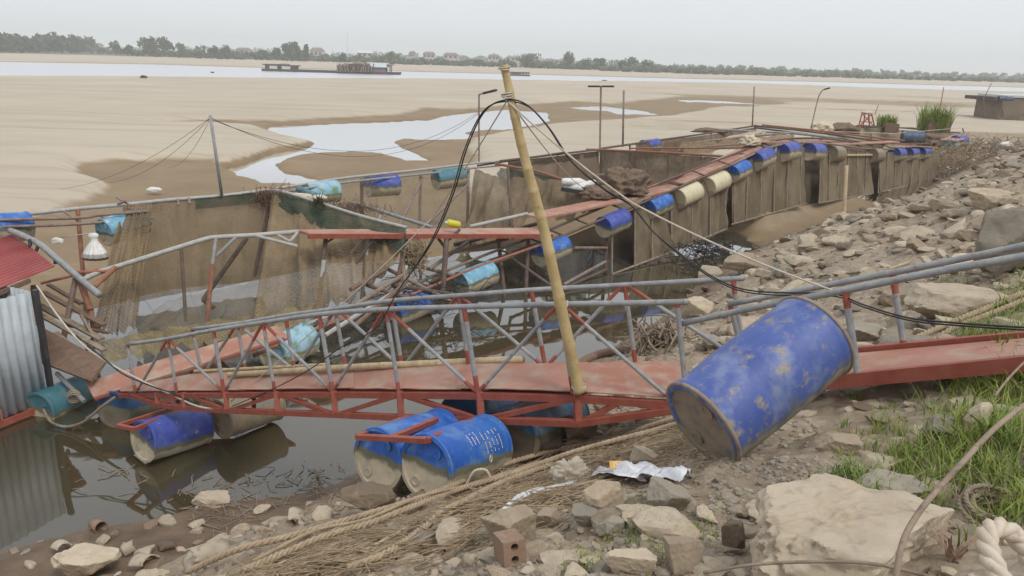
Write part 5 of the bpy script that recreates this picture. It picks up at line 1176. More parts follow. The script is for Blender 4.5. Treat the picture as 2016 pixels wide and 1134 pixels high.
rope([(1830, 690), (1880, 662), (1950, 632), (2040, 600)], .026, 'second twisted rope alongside the one behind the gangway', lift=.05, group=rg_)
lp0 = G(945, 965)
rope([lp0 + Vector((-.12, 0, .05)), lp0 + Vector((-.05, .03, .16)), lp0 + Vector((.05, .03, .17)), lp0 + Vector((.08, .0, .08)), lp0 + Vector((-.04, -.05, .07)), lp0 + Vector((.16, -.10, .04)), lp0 + Vector((.26, -.18, .03))], .012, 'small pale rope knot with an eye on the thick ropes', 'whiterope', world=True, name='rope_knot')
wr = P(1980, 1110, 1.95)
rope([P(2000, 1190, 1.8), P(1960, 1120, 1.85), P(1943, 1070, 1.9), P(1950, 1043, 1.93), P(1975, 1040, 1.95), P(2005, 1062, 1.95), P(2035, 1110, 1.9), P(2060, 1170, 1.85)], .027, 'thick clean white rope loop in the foreground grass', 'whiterope', world=True, pitch=4.5, name='rope_loop')
cc = G(1945, 1020)
for i, (dx, dz) in enumerate(((0, .02), (.02, .05))):
    pts_ = [cc + Vector((dx + (.11 - .022 * a / 6.28) * math.cos(a) * 1.2, (.10 - .02 * a / 6.28) * math.sin(a), dz + .02 * math.sin(a * .7) + .03 * math.sin(a))) for a in np.linspace(0, 11, 26)] + [cc + Vector((.2, .02, .05)), cc + Vector((.4, .03, .06))]
    rope(pts_, .011, ['old dark rope coil lying in the grass', 'loose dark rope turns over the coil in the grass'][i], 'greywood', world=True, name='rope_coil')
# --- twigs, reeds and stems
def on_ground(path, lift=.02, dmax=30): return [p + Vector((0, 0, lift)) for p in Gv([q[0] for q in path], [q[1] for q in path], dmax)]
obj(MB().tube(smoothpath([P(2040, 780, 2.75), P(1960, 842, 2.62), P(1900, 905, 2.5), P(1842, 968, 2.4), P(1803, 1018, 2.33), P(1776, 1072, 2.28), P(1762, 1150, 2.25)], 8), .0095, 7), 'bent_stem', M['greywood'], smooth=True, label='long bare brown stem arching over the grass', cat='stem')
obj(MB().tube(smoothpath([P(1385, 1128, 2.62), P(1480, 1112, 2.55), P(1600, 1106, 2.45), P(1720, 1110, 2.35), P(1850, 1140, 2.25)], 8), .0055, 6), 'dry_vine', M['greywood'], smooth=True, label='thin dry stem across the huge boulder', cat='stem')
obj(MB().tube(smoothpath([P(2030, 700, 3.6), P(1990, 740, 3.5), P(1958, 780, 3.45)], 6), .006, 5), 'dry_vine', M['greywood'], smooth=True, label='thin pale stem crossing the gangway edge', cat='stem')
for i, pth in enumerate((((470, 1134), (620, 1070), (700, 1035), (835, 1005)), ((800, 1090), (905, 1040), (1010, 1000)), ((590, 1120), (690, 1105), (800, 1050)), ((1100, 915), (1200, 905), (1370, 860)), ((1480, 640), (1600, 590), (1790, 520)), ((1400, 660), (1560, 560), (1700, 540)))):
    obj(MB().tube(smoothpath(on_ground(pth, .035), 6), .009 if i < 4 else .022, 6), 'dry_cane', M['paleb' if i % 2 == 0 else 'greywood'], smooth=True, label=['long pale cane lying beside the thick ropes', 'greyish cane among the straw', 'pale cane half buried in the lower stones', 'dark cane behind the white sack', 'long weathered stick lying up the far bank', 'weathered stick lower on the far bank'][i], cat='cane')
mb = MB(); sx = np.concatenate([rs.uniform(880, 1400, 1500), rs.uniform(480, 1100, 1300)])
sy = np.where(np.arange(2800) < 1500, 1010 - (sx - 880) * .30 + rs.normal(0, 28, 2800), 1160 - (sx - 480) * .28 + rs.normal(0, 30, 2800))
for p in Gv(sx, np.minimum(sy, 1170), 14):
    a = rs.normal(.55, .45); L_ = rs.uniform(.06, .34); dv = Vector((math.cos(a), math.sin(a), 0)) * L_ / 2
    e0 = p - dv; e1 = p + dv; e0.z = gz(e0.x, e0.y) + rs.uniform(.0, .04) if False else p.z + rs.uniform(0, .035) + .2 * L_ * math.sin(a - .9) * -.5; e1.z = p.z + rs.uniform(0, .05) - .2 * L_ * math.sin(a - .9) * .5
    mb.tube([e0, (e0 + e1) / 2 + Vector((0, rs.normal(0, .01), rs.uniform(0, .02))), e1], rs.uniform(.0012, .0042), 4, caps=False)
obj(mb, 'dead_reed_litter', M['straw'], ground, kind='stuff')
mb = MB(); sx = rs.uniform(380, 720, 160); sy = 1010 - (sx - 380) * .12 + rs.normal(0, 28, 160)
for p in Gv(sx, sy, 14):
    a = rs.uniform(0, 3.14); L_ = rs.uniform(.08, .4); dv = Vector((math.cos(a), math.sin(a), 0)) * L_ / 2
    mb.tube([p - dv + Z_ * .015, p + Z_ * rs.uniform(.01, .04), p + dv + Z_ * .015], rs.uniform(.002, .007), 4, caps=False)
obj(mb, 'dead_reed_litter', M['greywood'], ground, kind='stuff')
clump('root_mass', G(1290, 690) + Z_ * .15, (.22, .22, .14), 170, 'greywood', 'tangled roots of a drifted stump behind the footbridge', 'roots', .5, .014, 1.5, 'stuff')
obj(MB().tube(smoothpath(on_ground(((1130, 728), (1180, 705), (1250, 692)), .06), 5), [.05, .07, .085, .09, .085, .09, .08, .085, .08, .07, .05], 9), 'drift_log', M['wood'], smooth=True, label='dark drift log at the waterline behind the deck', cat='log')
# --- litter
def shell(name, c, a, b, hgt, mat, label, cat, seed, amp=.25, nu=28, nv=10, open_=True, tilt=(0, 0), lift=0):
    rows = []
    for j in range(nv + 1):
        v = j / nv; row = []
        for i in range(nu + 1):
            t = 2 * math.pi * i / nu; f = 1 + amp * mnoise.fractal(Vector((math.cos(t) * 1.4, math.sin(t) * 1.4, v * 1.5 + seed)), 1, 2, 3)
            rr_ = (1 - .62 * v ** 2.2 + .12 * math.sin(v * 5)) * f
            row.append(c + Vector((a * math.cos(t) * rr_ + tilt[0] * v, b * math.sin(t) * rr_ + tilt[1] * v, hgt * v * (1 + .15 * math.sin(3 * t + seed)) + lift)))
        rows.append(row)
    return obj(MB().grid(rows), name, M[mat], None, True, label, cat)
m_, t_, n_n, b_b = newmat('milky_plastic_film'); b_b.inputs['Base Color'].default_value = (.74, .68, .56, 1); b_b.inputs['Roughness'].default_value = .45
trn = N(t_, 'ShaderNodeBsdfTranslucent', Color=(.66, .58, .44, 1)); mx_ = N(t_, 'ShaderNodeMixShader', Fac=.4); t_.links.new(b_b.outputs[0], mx_.inputs[1]); t_.links.new(trn.outputs[0], mx_.inputs[2])
tp_ = N(t_, 'ShaderNodeBsdfTransparent'); mx2 = N(t_, 'ShaderNodeMixShader', Fac=.22); t_.links.new(mx_.outputs[0], mx2.inputs[1]); t_.links.new(tp_.outputs[0], mx2.inputs[2]); t_.links.new(mx2.outputs[0], n_n['Material Output'].inputs['Surface']); M['film'] = m_
heap('plastic_bag', G(1123, 958) + Vector((0, .05, .07)), (.115, .075, .11), 'film', 'crumpled milky plastic bag on the ropes', 'bag', 31, 5, .55, freq=1.9)
def sheet(name, path, wid, mat, label, cat, seed, amp=.03, parent=None, nu=60, nv=12, fold=2.5, lift=.03):
    c = smoothpath(on_ground(path, lift, 14), 12); k = len(c); rows = []
    for j in range(nv + 1):
        v = j / nv - .5; row = []
        for i, p in enumerate(c):
            t = (c[min(i + 1, k - 1)] - c[max(i - 1, 0)]).normalized(); s_ = t.cross(Z_).normalized(); u = i / (k - 1)
            w_ = wid * (.55 + .45 * math.sin(math.pi * min(1, u * 1.15)) + .25 * mnoise.noise(Vector((u * 4, seed, 0))))
            z = amp * mnoise.fractal(Vector((u * 5, v * fold, seed)), 1, 2, 4) + amp * .8 * math.cos(v * 3) ; row.append(p + s_ * (v * w_) + Z_ * max(z, -.01))
        rows.append(row)
    return obj(MB().grid(rows), name, M[mat], parent, True, label, cat)
sk2 = sheet('foil_sack', ((1172, 948), (1215, 940), (1270, 940), (1310, 945), (1352, 952)), .19, 'bag', 'crumpled white sack with an orange printed patch', 'sack', 4, .05, fold=4, lift=.035)
pc = G(1212, 948) + Vector((0, .0, .115)); ex_ = Vector((.985, .1, -.02)).normalized(); ey_ = Vector((0, .62, .78)); ey_ = (ey_ - ex_ * ey_.dot(ex_)).normalized()
obj(MB().add([pc + ex_ * a + ey_ * b for a, b in ((-.045, -.022), (.045, -.022), (.045, .022), (-.045, .022))], [(0, 1, 2, 3)]), 'printed_patch', M['orange'], sk2)
cu = bpy.data.curves.new('printed_letters', 'FONT'); cu.body = 'ISON'; cu.size = .052
to = bpy.data.objects.new('tmp', cu); col.objects.link(to); dg_ = bpy.context.evaluated_depsgraph_get(); dg_.update(); tm = bpy.data.meshes.new_from_object(to.evaluated_get(dg_)); bpy.data.objects.remove(to)
lt = bpy.data.objects.new('printed_letters', tm); col.objects.link(lt); tm.materials.clear(); tm.materials.append(M['white']); lt['kind'] = 'stuff'
lt.parent = sk2; nz_ = ex_.cross(ey_); mm_ = Matrix((ex_, ey_, nz_)).transposed().to_4x4(); mm_.translation = pc - ex_ * .025 - ey_ * .018 + nz_ * .003 - sk2.location; lt.matrix_local = mm_
sheet('plastic_strip', ((978, 1030), (1010, 1005), (1045, 985), (1085, 975), (1130, 965)), .05, 'bag', 'long crumpled strip of pale plastic among the straw', 'plastic', 9, .02, fold=3, lift=.055)
# hollow brick
bq = G(1002, 1112); d_b = (bq - CAM).dot(_F); bx = Vector((.35, -.85, .18)).normalized(); byv = Z_.cross(bx).normalized(); bz = bx.cross(byv)
hb2 = root('hollow_brick', bq, 'broken red clay brick with two round holes', 'brick'); c_ = bq + Vector((0, .05, .055))
mb = MB(); n_ = 10
def plate_holes(mb, o, s_):  # front face with two holes: ring strips
    for sy_ in (-1, 1):
        cen = o + byv * 0 + bz * sy_ * .03; q_o, q_i = [], []
        for i in range(16):
            a = 2 * math.pi * i / 16; ca, sa = math.cos(a), math.sin(a); m__ = max(abs(ca), abs(sa))
            q_o.append(cen + byv * (.055 * ca / m__) + bz * (.0299 * sa / m__)); q_i.append(cen + byv * .019 * ca + bz * .019 * sa)
        back = [p - bx * .06 for p in q_i]
        mb.add(q_o + q_i + back, [(i, (i + 1) % 16, 16 + (i + 1) % 16, 16 + i) for i in range(16)] + [(16 + i, 16 + (i + 1) % 16, 32 + (i + 1) % 16, 32 + i) for i in range(16)] + [tuple(range(32, 48))])
plate_holes(mb, c_ + bx * .07, 1); obj(mb, 'holed_face', M['clay'], hb2)
mb = MB(); f_, k_ = c_ + bx * .07, c_ - bx * .07
cr = [(-.055, -.06), (.055, -.06), (.055, .06), (-.055, .06)]
mb.add([f_ + byv * a + bz * b for a, b in cr] + [k_ + byv * a * .97 + bz * b * .95 for a, b in cr], [(0, 4, 5, 1), (1, 5, 6, 2), (2, 6, 7, 3), (3, 7, 4, 0), (4, 7, 6, 5)]); obj(mb, 'body', M['clay'], hb2)
# clay cup on its side, broken pottery
cg = G(192, 1042); ca_ = Vector((.8, -.55, .1)).normalized()
obj(MB().lathe([(-.10, .001), (-.10, .055), (.0, .066), (.10, .075), (.095, .066), (.0, .057), (-.08, .045), (-.08, .001)], Matrix.Translation(cg + Z_ * .05) @ ca_.to_track_quat('X', 'Z').to_matrix().to_4x4(), 20), 'clay_cup', M['clay'], smooth=True, label='muddy clay cup lying on its side at the waterline', cat='cup')
def shard(px, py, r_, h_, a0, a1, yaw, tilt, label, seed):
    g = G(px, py); rows = []
    for j in range(7):
        v = j / 6; row = []
        for i in range(21):
            a = a0 + (a1 - a0) * i / 20; e = 1 + .12 * mnoise.noise(Vector((i * .5, j * .4, seed))); row.append(Vector((r_ * math.cos(a) * (1 - .12 * v), r_ * math.sin(a) * (1 - .12 * v), h_ * v * e)))
        rows.append(row)
    mt = Matrix.Translation(g + Z_ * .03) @ Matrix.Rotation(yaw, 4, 'Z') @ Matrix.Rotation(tilt, 4, 'X')
    o = obj(MB().grid([[mt @ p for p in r] for r in rows]), 'pottery_shard', M['shell'], None, True, label, 'shard', 'broken pottery on the mud'); md = o.modifiers.new('thick', 'SOLIDIFY'); md.thickness = .012; return o
shard(392, 1112, .12, .26, 0, 3.0, .5, 1.35, 'largest curved pottery shard leaning on another beside the rope', 1)
shard(440, 1092, .10, .30, .2, 2.2, -.6, 1.3, 'long pottery shard touching the rope end', 2)
shard(275, 1122, .13, .22, .3, 2.6, 1.1, 1.2, 'pale shard beside the big pale slab', 3)
shard(118, 1085, .10, .16, .2, 2.6, .9, 1.3, 'bowl shaped shard left of the mud stones', 4)
shard(245, 1092, .08, .12, .4, 3.4, 2.1, 1.2, 'small curled shard in the middle of the mud', 5)
shard(580, 1025, .10, .22, .4, 2.0, .2, 1.4, 'thin shard among the reed litter', 6)
for i, (x, y, w_, h_) in enumerate(((180, 1088, 66, 28), (250, 1078, 36, 38), (285, 1082, 40, 36), (225, 1048, 26, 26), (205, 1062, 30, 22), (330, 1022, 44, 22), (300, 1032, 30, 18), (385, 1030, 30, 20), (390, 1044, 26, 16), (330, 1072, 34, 22), (430, 1062, 44, 18), (360, 1082, 26, 18), (150, 1072, 30, 20), (520, 1000, 40, 22), (640, 1010, 46, 30), (300, 1110, 50, 34), (470, 1060, 36, 16), (60, 1110, 34, 18))):
    g = G(x, y + h_ * .3); s_ = w_ * (g - CAM).dot(_F) / FPX / 2
    o = bpy.data.objects.new('stone', variants['stoneC' if i % 3 else 'stoneM'][i % 8]); col.objects.link(o); o.parent = ground; o.location = g + Z_ * s_ * .2; o.scale = (s_, s_, s_ * h_ / w_ * 1.6); o.rotation_euler = (R_.gauss(0, .2), R_.gauss(0, .2), R_.uniform(0, 6.28))
# --- grass
gm = MB()
areas = [(1900, 900, 150, 90, 330, .17), (1960, 830, 90, 70, 180, .20), (1760, 880, 90, 70, 70, .09), (1740, 960, 60, 40, 46, .12), (1660, 955, 45, 28, 40, .13), (1780, 1000, 90, 22, 30, .13), (1830, 800, 110, 45, 60, .10), (1980, 1010, 60, 60, 60, .16), (1235, 1062, 45, 28, 46, .06), (1150, 1112, 50, 22, 50, .055), (1215, 1040, 30, 30, 24, .05), (1390, 1060, 40, 26, 40, .06), (1250, 990, 18, 20, 12, .05), (1300, 1015, 50, 14, 14, .04), (1440, 985, 40, 10, 14, .03),
         (1940, 665, 90, 20, 110, .20), (1900, 690, 90, 14, 60, .14), (1990, 600, 40, 40, 60, .22), (1880, 555, 40, 14, 26, .14), (1995, 690, 30, 25, 40, .25), (1940, 480, 60, 14, 10, .12), (1830, 715, 50, 12, 14, .08), (1300, 1110, 30, 22, 12, .09), (1160, 1090, 60, 30, 24, .04), (1990, 760, 40, 30, 80, .22), (1930, 760, 60, 25, 50, .16), (2200, 900, 120, 120, 160, .18), (2180, 720, 90, 60, 60, .2)]
ax_, ay_, ah_ = [], [], []
for cx, cy, rx, ry, n_, h_ in areas:
    for _ in range(int(n_ * .52)): ax_.append(rs.normal(cx, rx * .55)); ay_.append(rs.normal(cy, ry * .55)); ah_.append(h_)
for p, h_ in zip(Gv(ax_, ay_, 30), ah_):
    blades(gm, p - Z_ * .01, rs.randint(7, 16), .03 + .2 * h_, h_ * rs.uniform(.35, 1.35), .0024 + .0055 * h_, .55)
obj(gm, 'grass', M['grass'], None, label=None, kind='stuff')
M['drygrass'] = weathered('dead_grass', (.36, .30, .16), (.28, .22, .11), 6, .9, bstr=0, world=True)
gd = MB()
for p, h_ in list(zip(Gv(ax_[::3], np.array(ay_[::3]) + 4, 30), ah_[::3])): blades(gd, p, 5, .05 + .2 * h_, h_ * rs.uniform(.5, 1.1), .002 + .003 * h_, .8)
obj(gd, 'dead_grass', M['drygrass'], None, kind='stuff')
for i, (x, y, hh_) in enumerate(((1960, 720, .34), (1870, 745, .1), (1940, 880, .25))):
    rt = root('broad_leaf_weed', G(x, y), ['bright broad leaved weed growing through the gangway', 'small weed sprouting at the gangway edge', 'tall bright weed in the grass'][i], 'plant'); mb = MB()
    blades(mb, G(x, y), 14, .03, hh_, .012, .5); obj(mb, 'leaves', M['grass'], rt)
rw_ = root('red_weed', G(1880, 1110), 'weed with long reddish leaves beside the huge boulder', 'plant'); mb = MB(); blades(mb, G(1880, 1105), 9, .03, .2, .008, .8); obj(mb, 'leaves', M['clay'], rw_)

for i, (x, y, n_, s_) in enumerate(((600, 945, 40, .35), (430, 965, 24, .3), (250, 940, 14, .4))):
    clump('floating_twigs', H(x, y, .015), (s_, s_ * .6, .006), n_, 'greywood', ['floating twigs and reed stalks at the waterline by the blue drums', 'floating twigs beside the pale flat slab', 'few floating stalks on the open pond'][i], 'twigs', .3, .006, .05, 'stuff')
# ================================================================ FAR SIDE: river craft, far bank trees and houses
M['crown_a'] = weathered('far_tree_leaves', (.035, .062, .028), (.06, .095, .04), .25, .9, bstr=0, world=True)
M['crown_b'] = weathered('far_pale_tree_leaves', (.075, .10, .05), (.11, .13, .07), .25, .9, bstr=0, world=True)
M['trunk'] = weathered('far_trunk', (.12, .09, .07), (.16, .12, .09), 2, .9, bstr=0)
M['boatwood'] = weathered('dark_boat_timber', (.07, .055, .05), (.12, .095, .085), 1.5, .85, (.05, .04, .04), 5, bstr=0)
M['blueclad'] = weathered('blue_cladding', (.10, .16, .32), (.14, .20, .36), 1, .7, bstr=0)
M['redclad'] = weathered('red_hull_band', (.34, .13, .11), (.28, .11, .10), 1, .7, bstr=0)
M['palesheet'] = weathered('pale_roof_sheet', (.60, .64, .62), (.52, .56, .55), 1, .6, bstr=0)
M['wallw'] = weathered('pale_house_wall', (.55, .52, .48), (.46, .43, .40), .6, .9, bstr=0)
M['tileroof'] = weathered('brown_house_roof', (.22, .17, .145), (.18, .14, .125), .6, .9, bstr=0)
M['pane'] = weathered('dark_window', (.06, .06, .07), (.09, .09, .10), 1, .3, bstr=0)
def crownmesh(mb, c, rx, ry, rz, n_, leaf, seed):
    r2 = random.Random(seed); lob = [(Vector((r2.uniform(-.6, .6), r2.uniform(-.5, .5), r2.uniform(-.5, .6))), r2.uniform(.35, .6)) for _ in range(9)]
    for _ in range(n_):
        lc, lr = r2.choice(lob); d = Vector((r2.gauss(0, 1), r2.gauss(0, 1), r2.gauss(0, 1))).normalized() * lr * r2.random() ** .4
        q = lc + d; p = c + Vector((q.x * rx, q.y * ry, q.z * rz)); s_ = leaf * r2.uniform(.5, 1.3)
        u = Vector((r2.gauss(0, 1), r2.gauss(0, 1), r2.gauss(0, 1))).normalized(); v = u.orthogonal().normalized(); 
        mb.add([p - u * s_, p + v * s_ * .6, p + u * s_, p - v * s_ * .6], [(0, 1, 2, 3)])
def at_far(px, py): q = H(px, py, 1.2); z = gz(q.x, q.y); return H(px, py, z)
def tree(px, py, wpx, hpx, mat, label, seed, group='trees on the far bank', n_=420):
    b_ = at_far(px, py); d = (b_ - CAM).dot(_F); w_ = wpx * d / FPX / 2; h_ = hpx * d / FPX
    rt = root('far_tree', b_, label, 'tree', group); r2 = random.Random(seed); lean = Vector((r2.uniform(-.4, .4), 0, 0))
    mb = MB().tube([b_ - Z_ * .3, b_ + lean + Z_ * h_ * .35, b_ + lean * 2 + Z_ * h_ * .75], [.35, .26, .1], 6); 
    obj(mb, 'trunk', M['trunk'], rt)
    for k in range(4):
        a = r2.uniform(0, 6.28); q = b_ + lean + Z_ * h_ * r2.uniform(.3, .45); obj(MB().tube([q, q + Vector((math.cos(a) * w_ * .6, math.sin(a) * w_ * .5, h_ * .3))], [.15, .05], 5), 'limb', M['trunk'], rt)
    mb = MB(); crownmesh(mb, b_ + Z_ * h_ * .56 + lean, w_ * 1.05, w_ * .9, h_ * .48, n_, max(.7, h_ * .085), seed); obj(mb, 'crown', M[mat], rt)
# the dense wood at the left as one mass
mb = MB()
for k in range(60):
    x = -140 + k * 5.4 + R_.uniform(-3, 3); yb = 103 + x * .016; h_ = R_.uniform(26, 37); b_ = at_far(x, yb + R_.uniform(-2.0, .3)); d = (b_ - CAM).dot(_F)
    hm_ = h_ * d / FPX; crownmesh(mb, b_ + Z_ * hm_ * .5, hm_ * .42, hm_ * .5, hm_ * .52, 230, 1.3, 500 + k)
obj(mb, 'dense_wood', M['crown_a'], kind='stuff')
# scrub and distant tree line along the far bank, one mass each
tb = interp([(-200, 99), (0, 101), (180, 105), (400, 114), (600, 119), (800, 127), (1000, 132), (1300, 144), (1600, 152), (2000, 163), (2200, 168)])
mb = MB()
for k in range(330):
    x = 150 + k * 6.2 + R_.uniform(-4, 4); y = tb(x) + R_.uniform(-1.5, 0.5); b_ = at_far(x, y); d = (b_ - CAM).dot(_F); h_ = R_.uniform(6, 15) * (1 - .35 * (x > 1700)) * d / FPX
    crownmesh(mb, b_ + Z_ * h_ * .45, h_ * 1.0, h_ * .7, h_ * .55, 70, 1.2, 900 + k)
obj(mb, 'riverside_scrub', M['crown_b'], kind='stuff')
mb = MB()
for k in range(200):
    x = 350 + k * 9 + R_.uniform(-5, 5); y = tb(x) - 6 + R_.uniform(-1, 1); b_ = H(x, y, .4) if H(x, y, .4).length < 1500 else H(x, tb(x) - 2, .4)
    d = (b_ - CAM).dot(_F); h_ = R_.uniform(9, 19) * (.75 if x > 1300 else 1) * d / FPX; crownmesh(mb, b_ + Z_ * h_ * .5, h_ * .7, h_ * .6, h_ * .5, 60, 1.8, 1500 + k)
obj(mb, 'distant_trees', M['crown_b'], kind='stuff')
T = [(228, 108, 22, 26, 'crown_b', 'slender pale tree right of the dense wood'), (252, 109, 26, 20, 'crown_a', 'low round tree before the pale blue house'), (294, 110, 36, 38, 'crown_a', 'broad dark tree, left of two tall neighbours'), (328, 111, 34, 38, 'crown_a', 'broad dark tree, right of two tall neighbours'), (362, 113, 26, 26, 'crown_b', 'pale tree beside the two broad dark trees'), (395, 114, 26, 24, 'crown_b', 'pale bushy tree before the square dark tree'), (420, 115, 20, 24, 'crown_a', 'small dark tree with a flat top'), (446, 116, 34, 25, 'crown_a', 'square dark tree before the barge'),
     (518, 118, 22, 20, 'crown_a', 'small dark tree above the barge stern'), (546, 119, 18, 28, 'crown_a', 'dark tree at the left edge of the tall group'), (566, 120, 30, 38, 'crown_a', 'tallest airy tree of the group above the barge'), (583, 120, 20, 34, 'crown_a', 'airy tree in the middle of the tall group'), (600, 121, 14, 34, 'crown_a', 'narrow upright tree at the edge of the tall group'), (672, 124, 18, 20, 'crown_a', 'small tree by the mast'), (770, 126, 30, 24, 'crown_b', 'feathery bare tree behind the dredger'),
     (1043, 134, 52, 30, 'crown_b', 'wide pale domed tree behind the bamboo top'), (1118, 137, 22, 36, 'crown_b', 'tall thin tree with a bare top'), (1150, 138, 30, 22, 'crown_b', 'pale bush tree right of the thin tall one'), (1235, 141, 38, 30, 'crown_a', 'dark rounded tree before the bare shore'), (1180, 139, 26, 24, 'crown_a', 'dark tree left of the rounded one'), (1275, 143, 30, 24, 'crown_a', 'last dark tree of the far row')]
for i, a in enumerate(T): tree(*a, 40 + i)
def house(px, py, wpx, hpx, wall, roofm, label, nwin=3):
    b_ = at_far(px, tb(px) - 1.5); b_.z = max(b_.z, .8); d = (b_ - CAM).dot(_F); w_ = wpx * d / FPX; h_ = hpx * d / FPX
    b_ = P(px, py, d); b_.z = min(b_.z, 6)
    rt = root('far_house', b_, label, 'house', 'houses on the far bank'); X, Y = Vector((w_ / 2, 0, 0)), Vector((0, 3.5, 0))
    obj(MB().box(b_ + Z_ * (h_ * .3 - 1.5), X, Y, Z_ * (h_ * .32 + 1.5)), 'wall', M[wall], rt); t = b_ + Z_ * h_ * .62
    obj(MB().add([t - X * 1.1 - Y * 1.1, t + X * 1.1 - Y * 1.1, t + X * 1.1 + Y * 1.1, t - X * 1.1 + Y * 1.1, t - X * .7 + Z_ * h_ * .36, t + X * .7 + Z_ * h_ * .36], [(0, 1, 5, 4), (2, 3, 4, 5), (3, 0, 4), (1, 2, 5), (3, 2, 1, 0)]), 'roof', M[roofm], rt)
    for k in range(nwin):
        c = b_ - Y * 1.01 + Vector((w_ * ((k + .5) / nwin - .5), 0, h_ * .34)); obj(MB().box(c, Vector((w_ * .09, 0, 0)), Vector((0, .05, 0)), Z_ * h_ * .13), 'window', M['pane'], rt)
for a in ((193, 98, 18, 13, 'wallw', 'tileroof', 'pale house between the dense wood and slender tree'), (214, 100, 14, 11, 'wallw', 'palesheet', 'small white house beside the pale one'), (272, 104, 18, 16, 'palesheet', 'palesheet', 'pale blue house behind the low round tree'), (480, 106, 26, 12, 'wallw', 'tileroof', 'brown roofed house behind the bushes'), (625, 112, 24, 18, 'wallw', 'tileroof', 'two storey house right of the tall trees'), (720, 112, 30, 12, 'wallw', 'palesheet', 'long low house behind the dredger roof'), (812, 114, 12, 13, 'wallw', 'tileroof', 'narrow white house in the village'), (845, 115, 22, 13, 'wallw', 'tileroof', 'broad white house in the village'), (888, 117, 28, 13, 'wallw', 'tileroof', 'widest white house in the village'), (972, 119, 22, 12, 'wallw', 'tileroof', 'brown roofed house near the bamboo top'), (1010, 120, 30, 9, 'wallw', 'tileroof', 'long brown roof beside the domed tree'), (1095, 126, 28, 9, 'wallw', 'tileroof', 'low house right of the domed tree')): house(*a)
q = at_far(684, 118); d = (q - CAM).dot(_F)
obj(MB().tube([q, P(684, 64, d)], [.45, .2], 4), 'radio_mast', M['palesheet'], label='tall thin radio mast above the far village', cat='mast')
# river craft
def boatbox(rt, name, px0, px1, yb, yt, d0, wid, mat, taper=0):
    a, b = P(px0, yb, d0), P(px1, yb, d0); z0 = a.z; ztop = P((px0 + px1) / 2, yt, d0).z; ax = (b - a); ax.z = 0; L = ax.length; ax.normalize(); sd = Z_.cross(ax)
    c = (a + b) / 2; c.z = 0; zb = min(P(px0, yb, d0).z, P(px1, yb, d0).z)
    v = []
    for s_, z in ((1 - taper, zb), (1, ztop)):
        for e, w_ in ((-1, -1), (1, -1), (1, 1), (-1, 1)): v.append(Vector((c.x, c.y, z)) + ax * e * L / 2 * s_ + sd * w_ * wid / 2)
    return obj(MB().add(v, [(3, 2, 1, 0), (4, 5, 6, 7), (0, 1, 5, 4), (1, 2, 6, 5), (2, 3, 7, 6), (3, 0, 4, 7)]), name, M[mat], rt)
dB = (H(650, 143, 0) - CAM).dot(_F); rt = root('sand_dredger', H(655, 143, -.1), 'long dredger barge with cabin, dark machinery sheds and blue end house', 'barge')
boatbox(rt, 'hull', 521, 788, 144, 138.5, dB, 7, 'boatwood', .03)
boatbox(rt, 'cabin', 527, 548, 139.5, 127, dB, 5, 'boatwood'); boatbox(rt, 'cabin', 549, 584, 140, 129, dB, 5, 'boatwood')
boatbox(rt, 'cabin_wall', 531, 546, 137.5, 129.5, dB - 2.7, .2, 'palesheet'); boatbox(rt, 'cabin_wall', 555, 572, 138, 130.5, dB - 2.7, .2, 'palesheet')
boatbox(rt, 'cabin_roof', 522, 552, 127.6, 126, dB, 6, 'boatwood'); boatbox(rt, 'cabin_roof', 548, 587, 129.6, 128, dB, 6, 'boatwood'); boatbox(rt, 'wheelhouse', 553, 568, 128, 125.5, dB, 3, 'galvrust')
for x0, x1, y in ((668, 690, 125), (690, 712, 122), (712, 730, 123)):
    boatbox(rt, 'machinery_shed', x0, x1, 142, y + 4, dB, 6, 'boatwood')
    a, b = P(x0 - 1, y + 4, dB - 3.4), P(x1 + 1, y + 4, dB - 3.4); r_ = P((x0 + x1) / 2, y - 1, dB - 3.4); dp = Vector((0, 6.8, 0)); obj(MB().add([a, b, r_, a + dp, b + dp, r_ + dp], [(0, 1, 2), (5, 4, 3), (0, 2, 5, 3), (2, 1, 4, 5), (1, 0, 3, 4)]), 'shed_roof', M['galvrust'], rt)
for k in range(26):
    x = 664 + k * 2.8; obj(MB().tube([P(x, 142, dB - 3.6 - R_.random()), P(x + R_.uniform(-5, 5), R_.uniform(124, 134), dB - 3.6)], .16, 5), 'gantry_bar', M['boatwood' if k % 2 else 'galvrust'], rt)
boatbox(rt, 'end_house', 731, 760, 143, 132, dB, 6, 'blueclad'); boatbox(rt, 'end_house_base', 735, 760, 143.5, 138.5, dB - 3.05, .2, 'redclad')
a, b = P(722, 123, dB - 3.6), P(759, 124.5, dB - 3.6); c, e = P(761, 133, dB - 3.8), P(732, 132, dB - 3.8); dp = Vector((0, 3.6, 0))
obj(MB().add([a, b, c, e, a + dp + dp, b + dp + dp, c + dp * 2, e + dp * 2], [(0, 1, 2, 3), (7, 6, 5, 4), (0, 4, 5, 1), (2, 6, 7, 3), (1, 5, 6, 2), (3, 7, 4, 0)]), 'end_house_roof', M['palesheet'], rt)
for x in (762, 768, 771): obj(MB().tube([P(x, 143, dB - 1), P(x, 128, dB - 1)], .15, 5), 'stern_post', M['boatwood'], rt)
boatbox(rt, 'stern_canopy', 759, 774, 128.3, 127, dB, 5, 'boatwood')
dH = (H(1022, 149, 0) - CAM).dot(_F); rt = root('houseboat', H(1022, 149, -.1), 'small grey houseboat on the river behind the bamboo pole', 'boat')
boatbox(rt, 'hull', 1003, 1044, 150, 147.5, dH, 5, 'boatwood', .04); boatbox(rt, 'cabin', 1005, 1041, 148, 143, dH, 4, 'galvrust'); boatbox(rt, 'cabin_roof', 1003, 1043, 143.2, 141.8, dH, 5, 'boatwood')
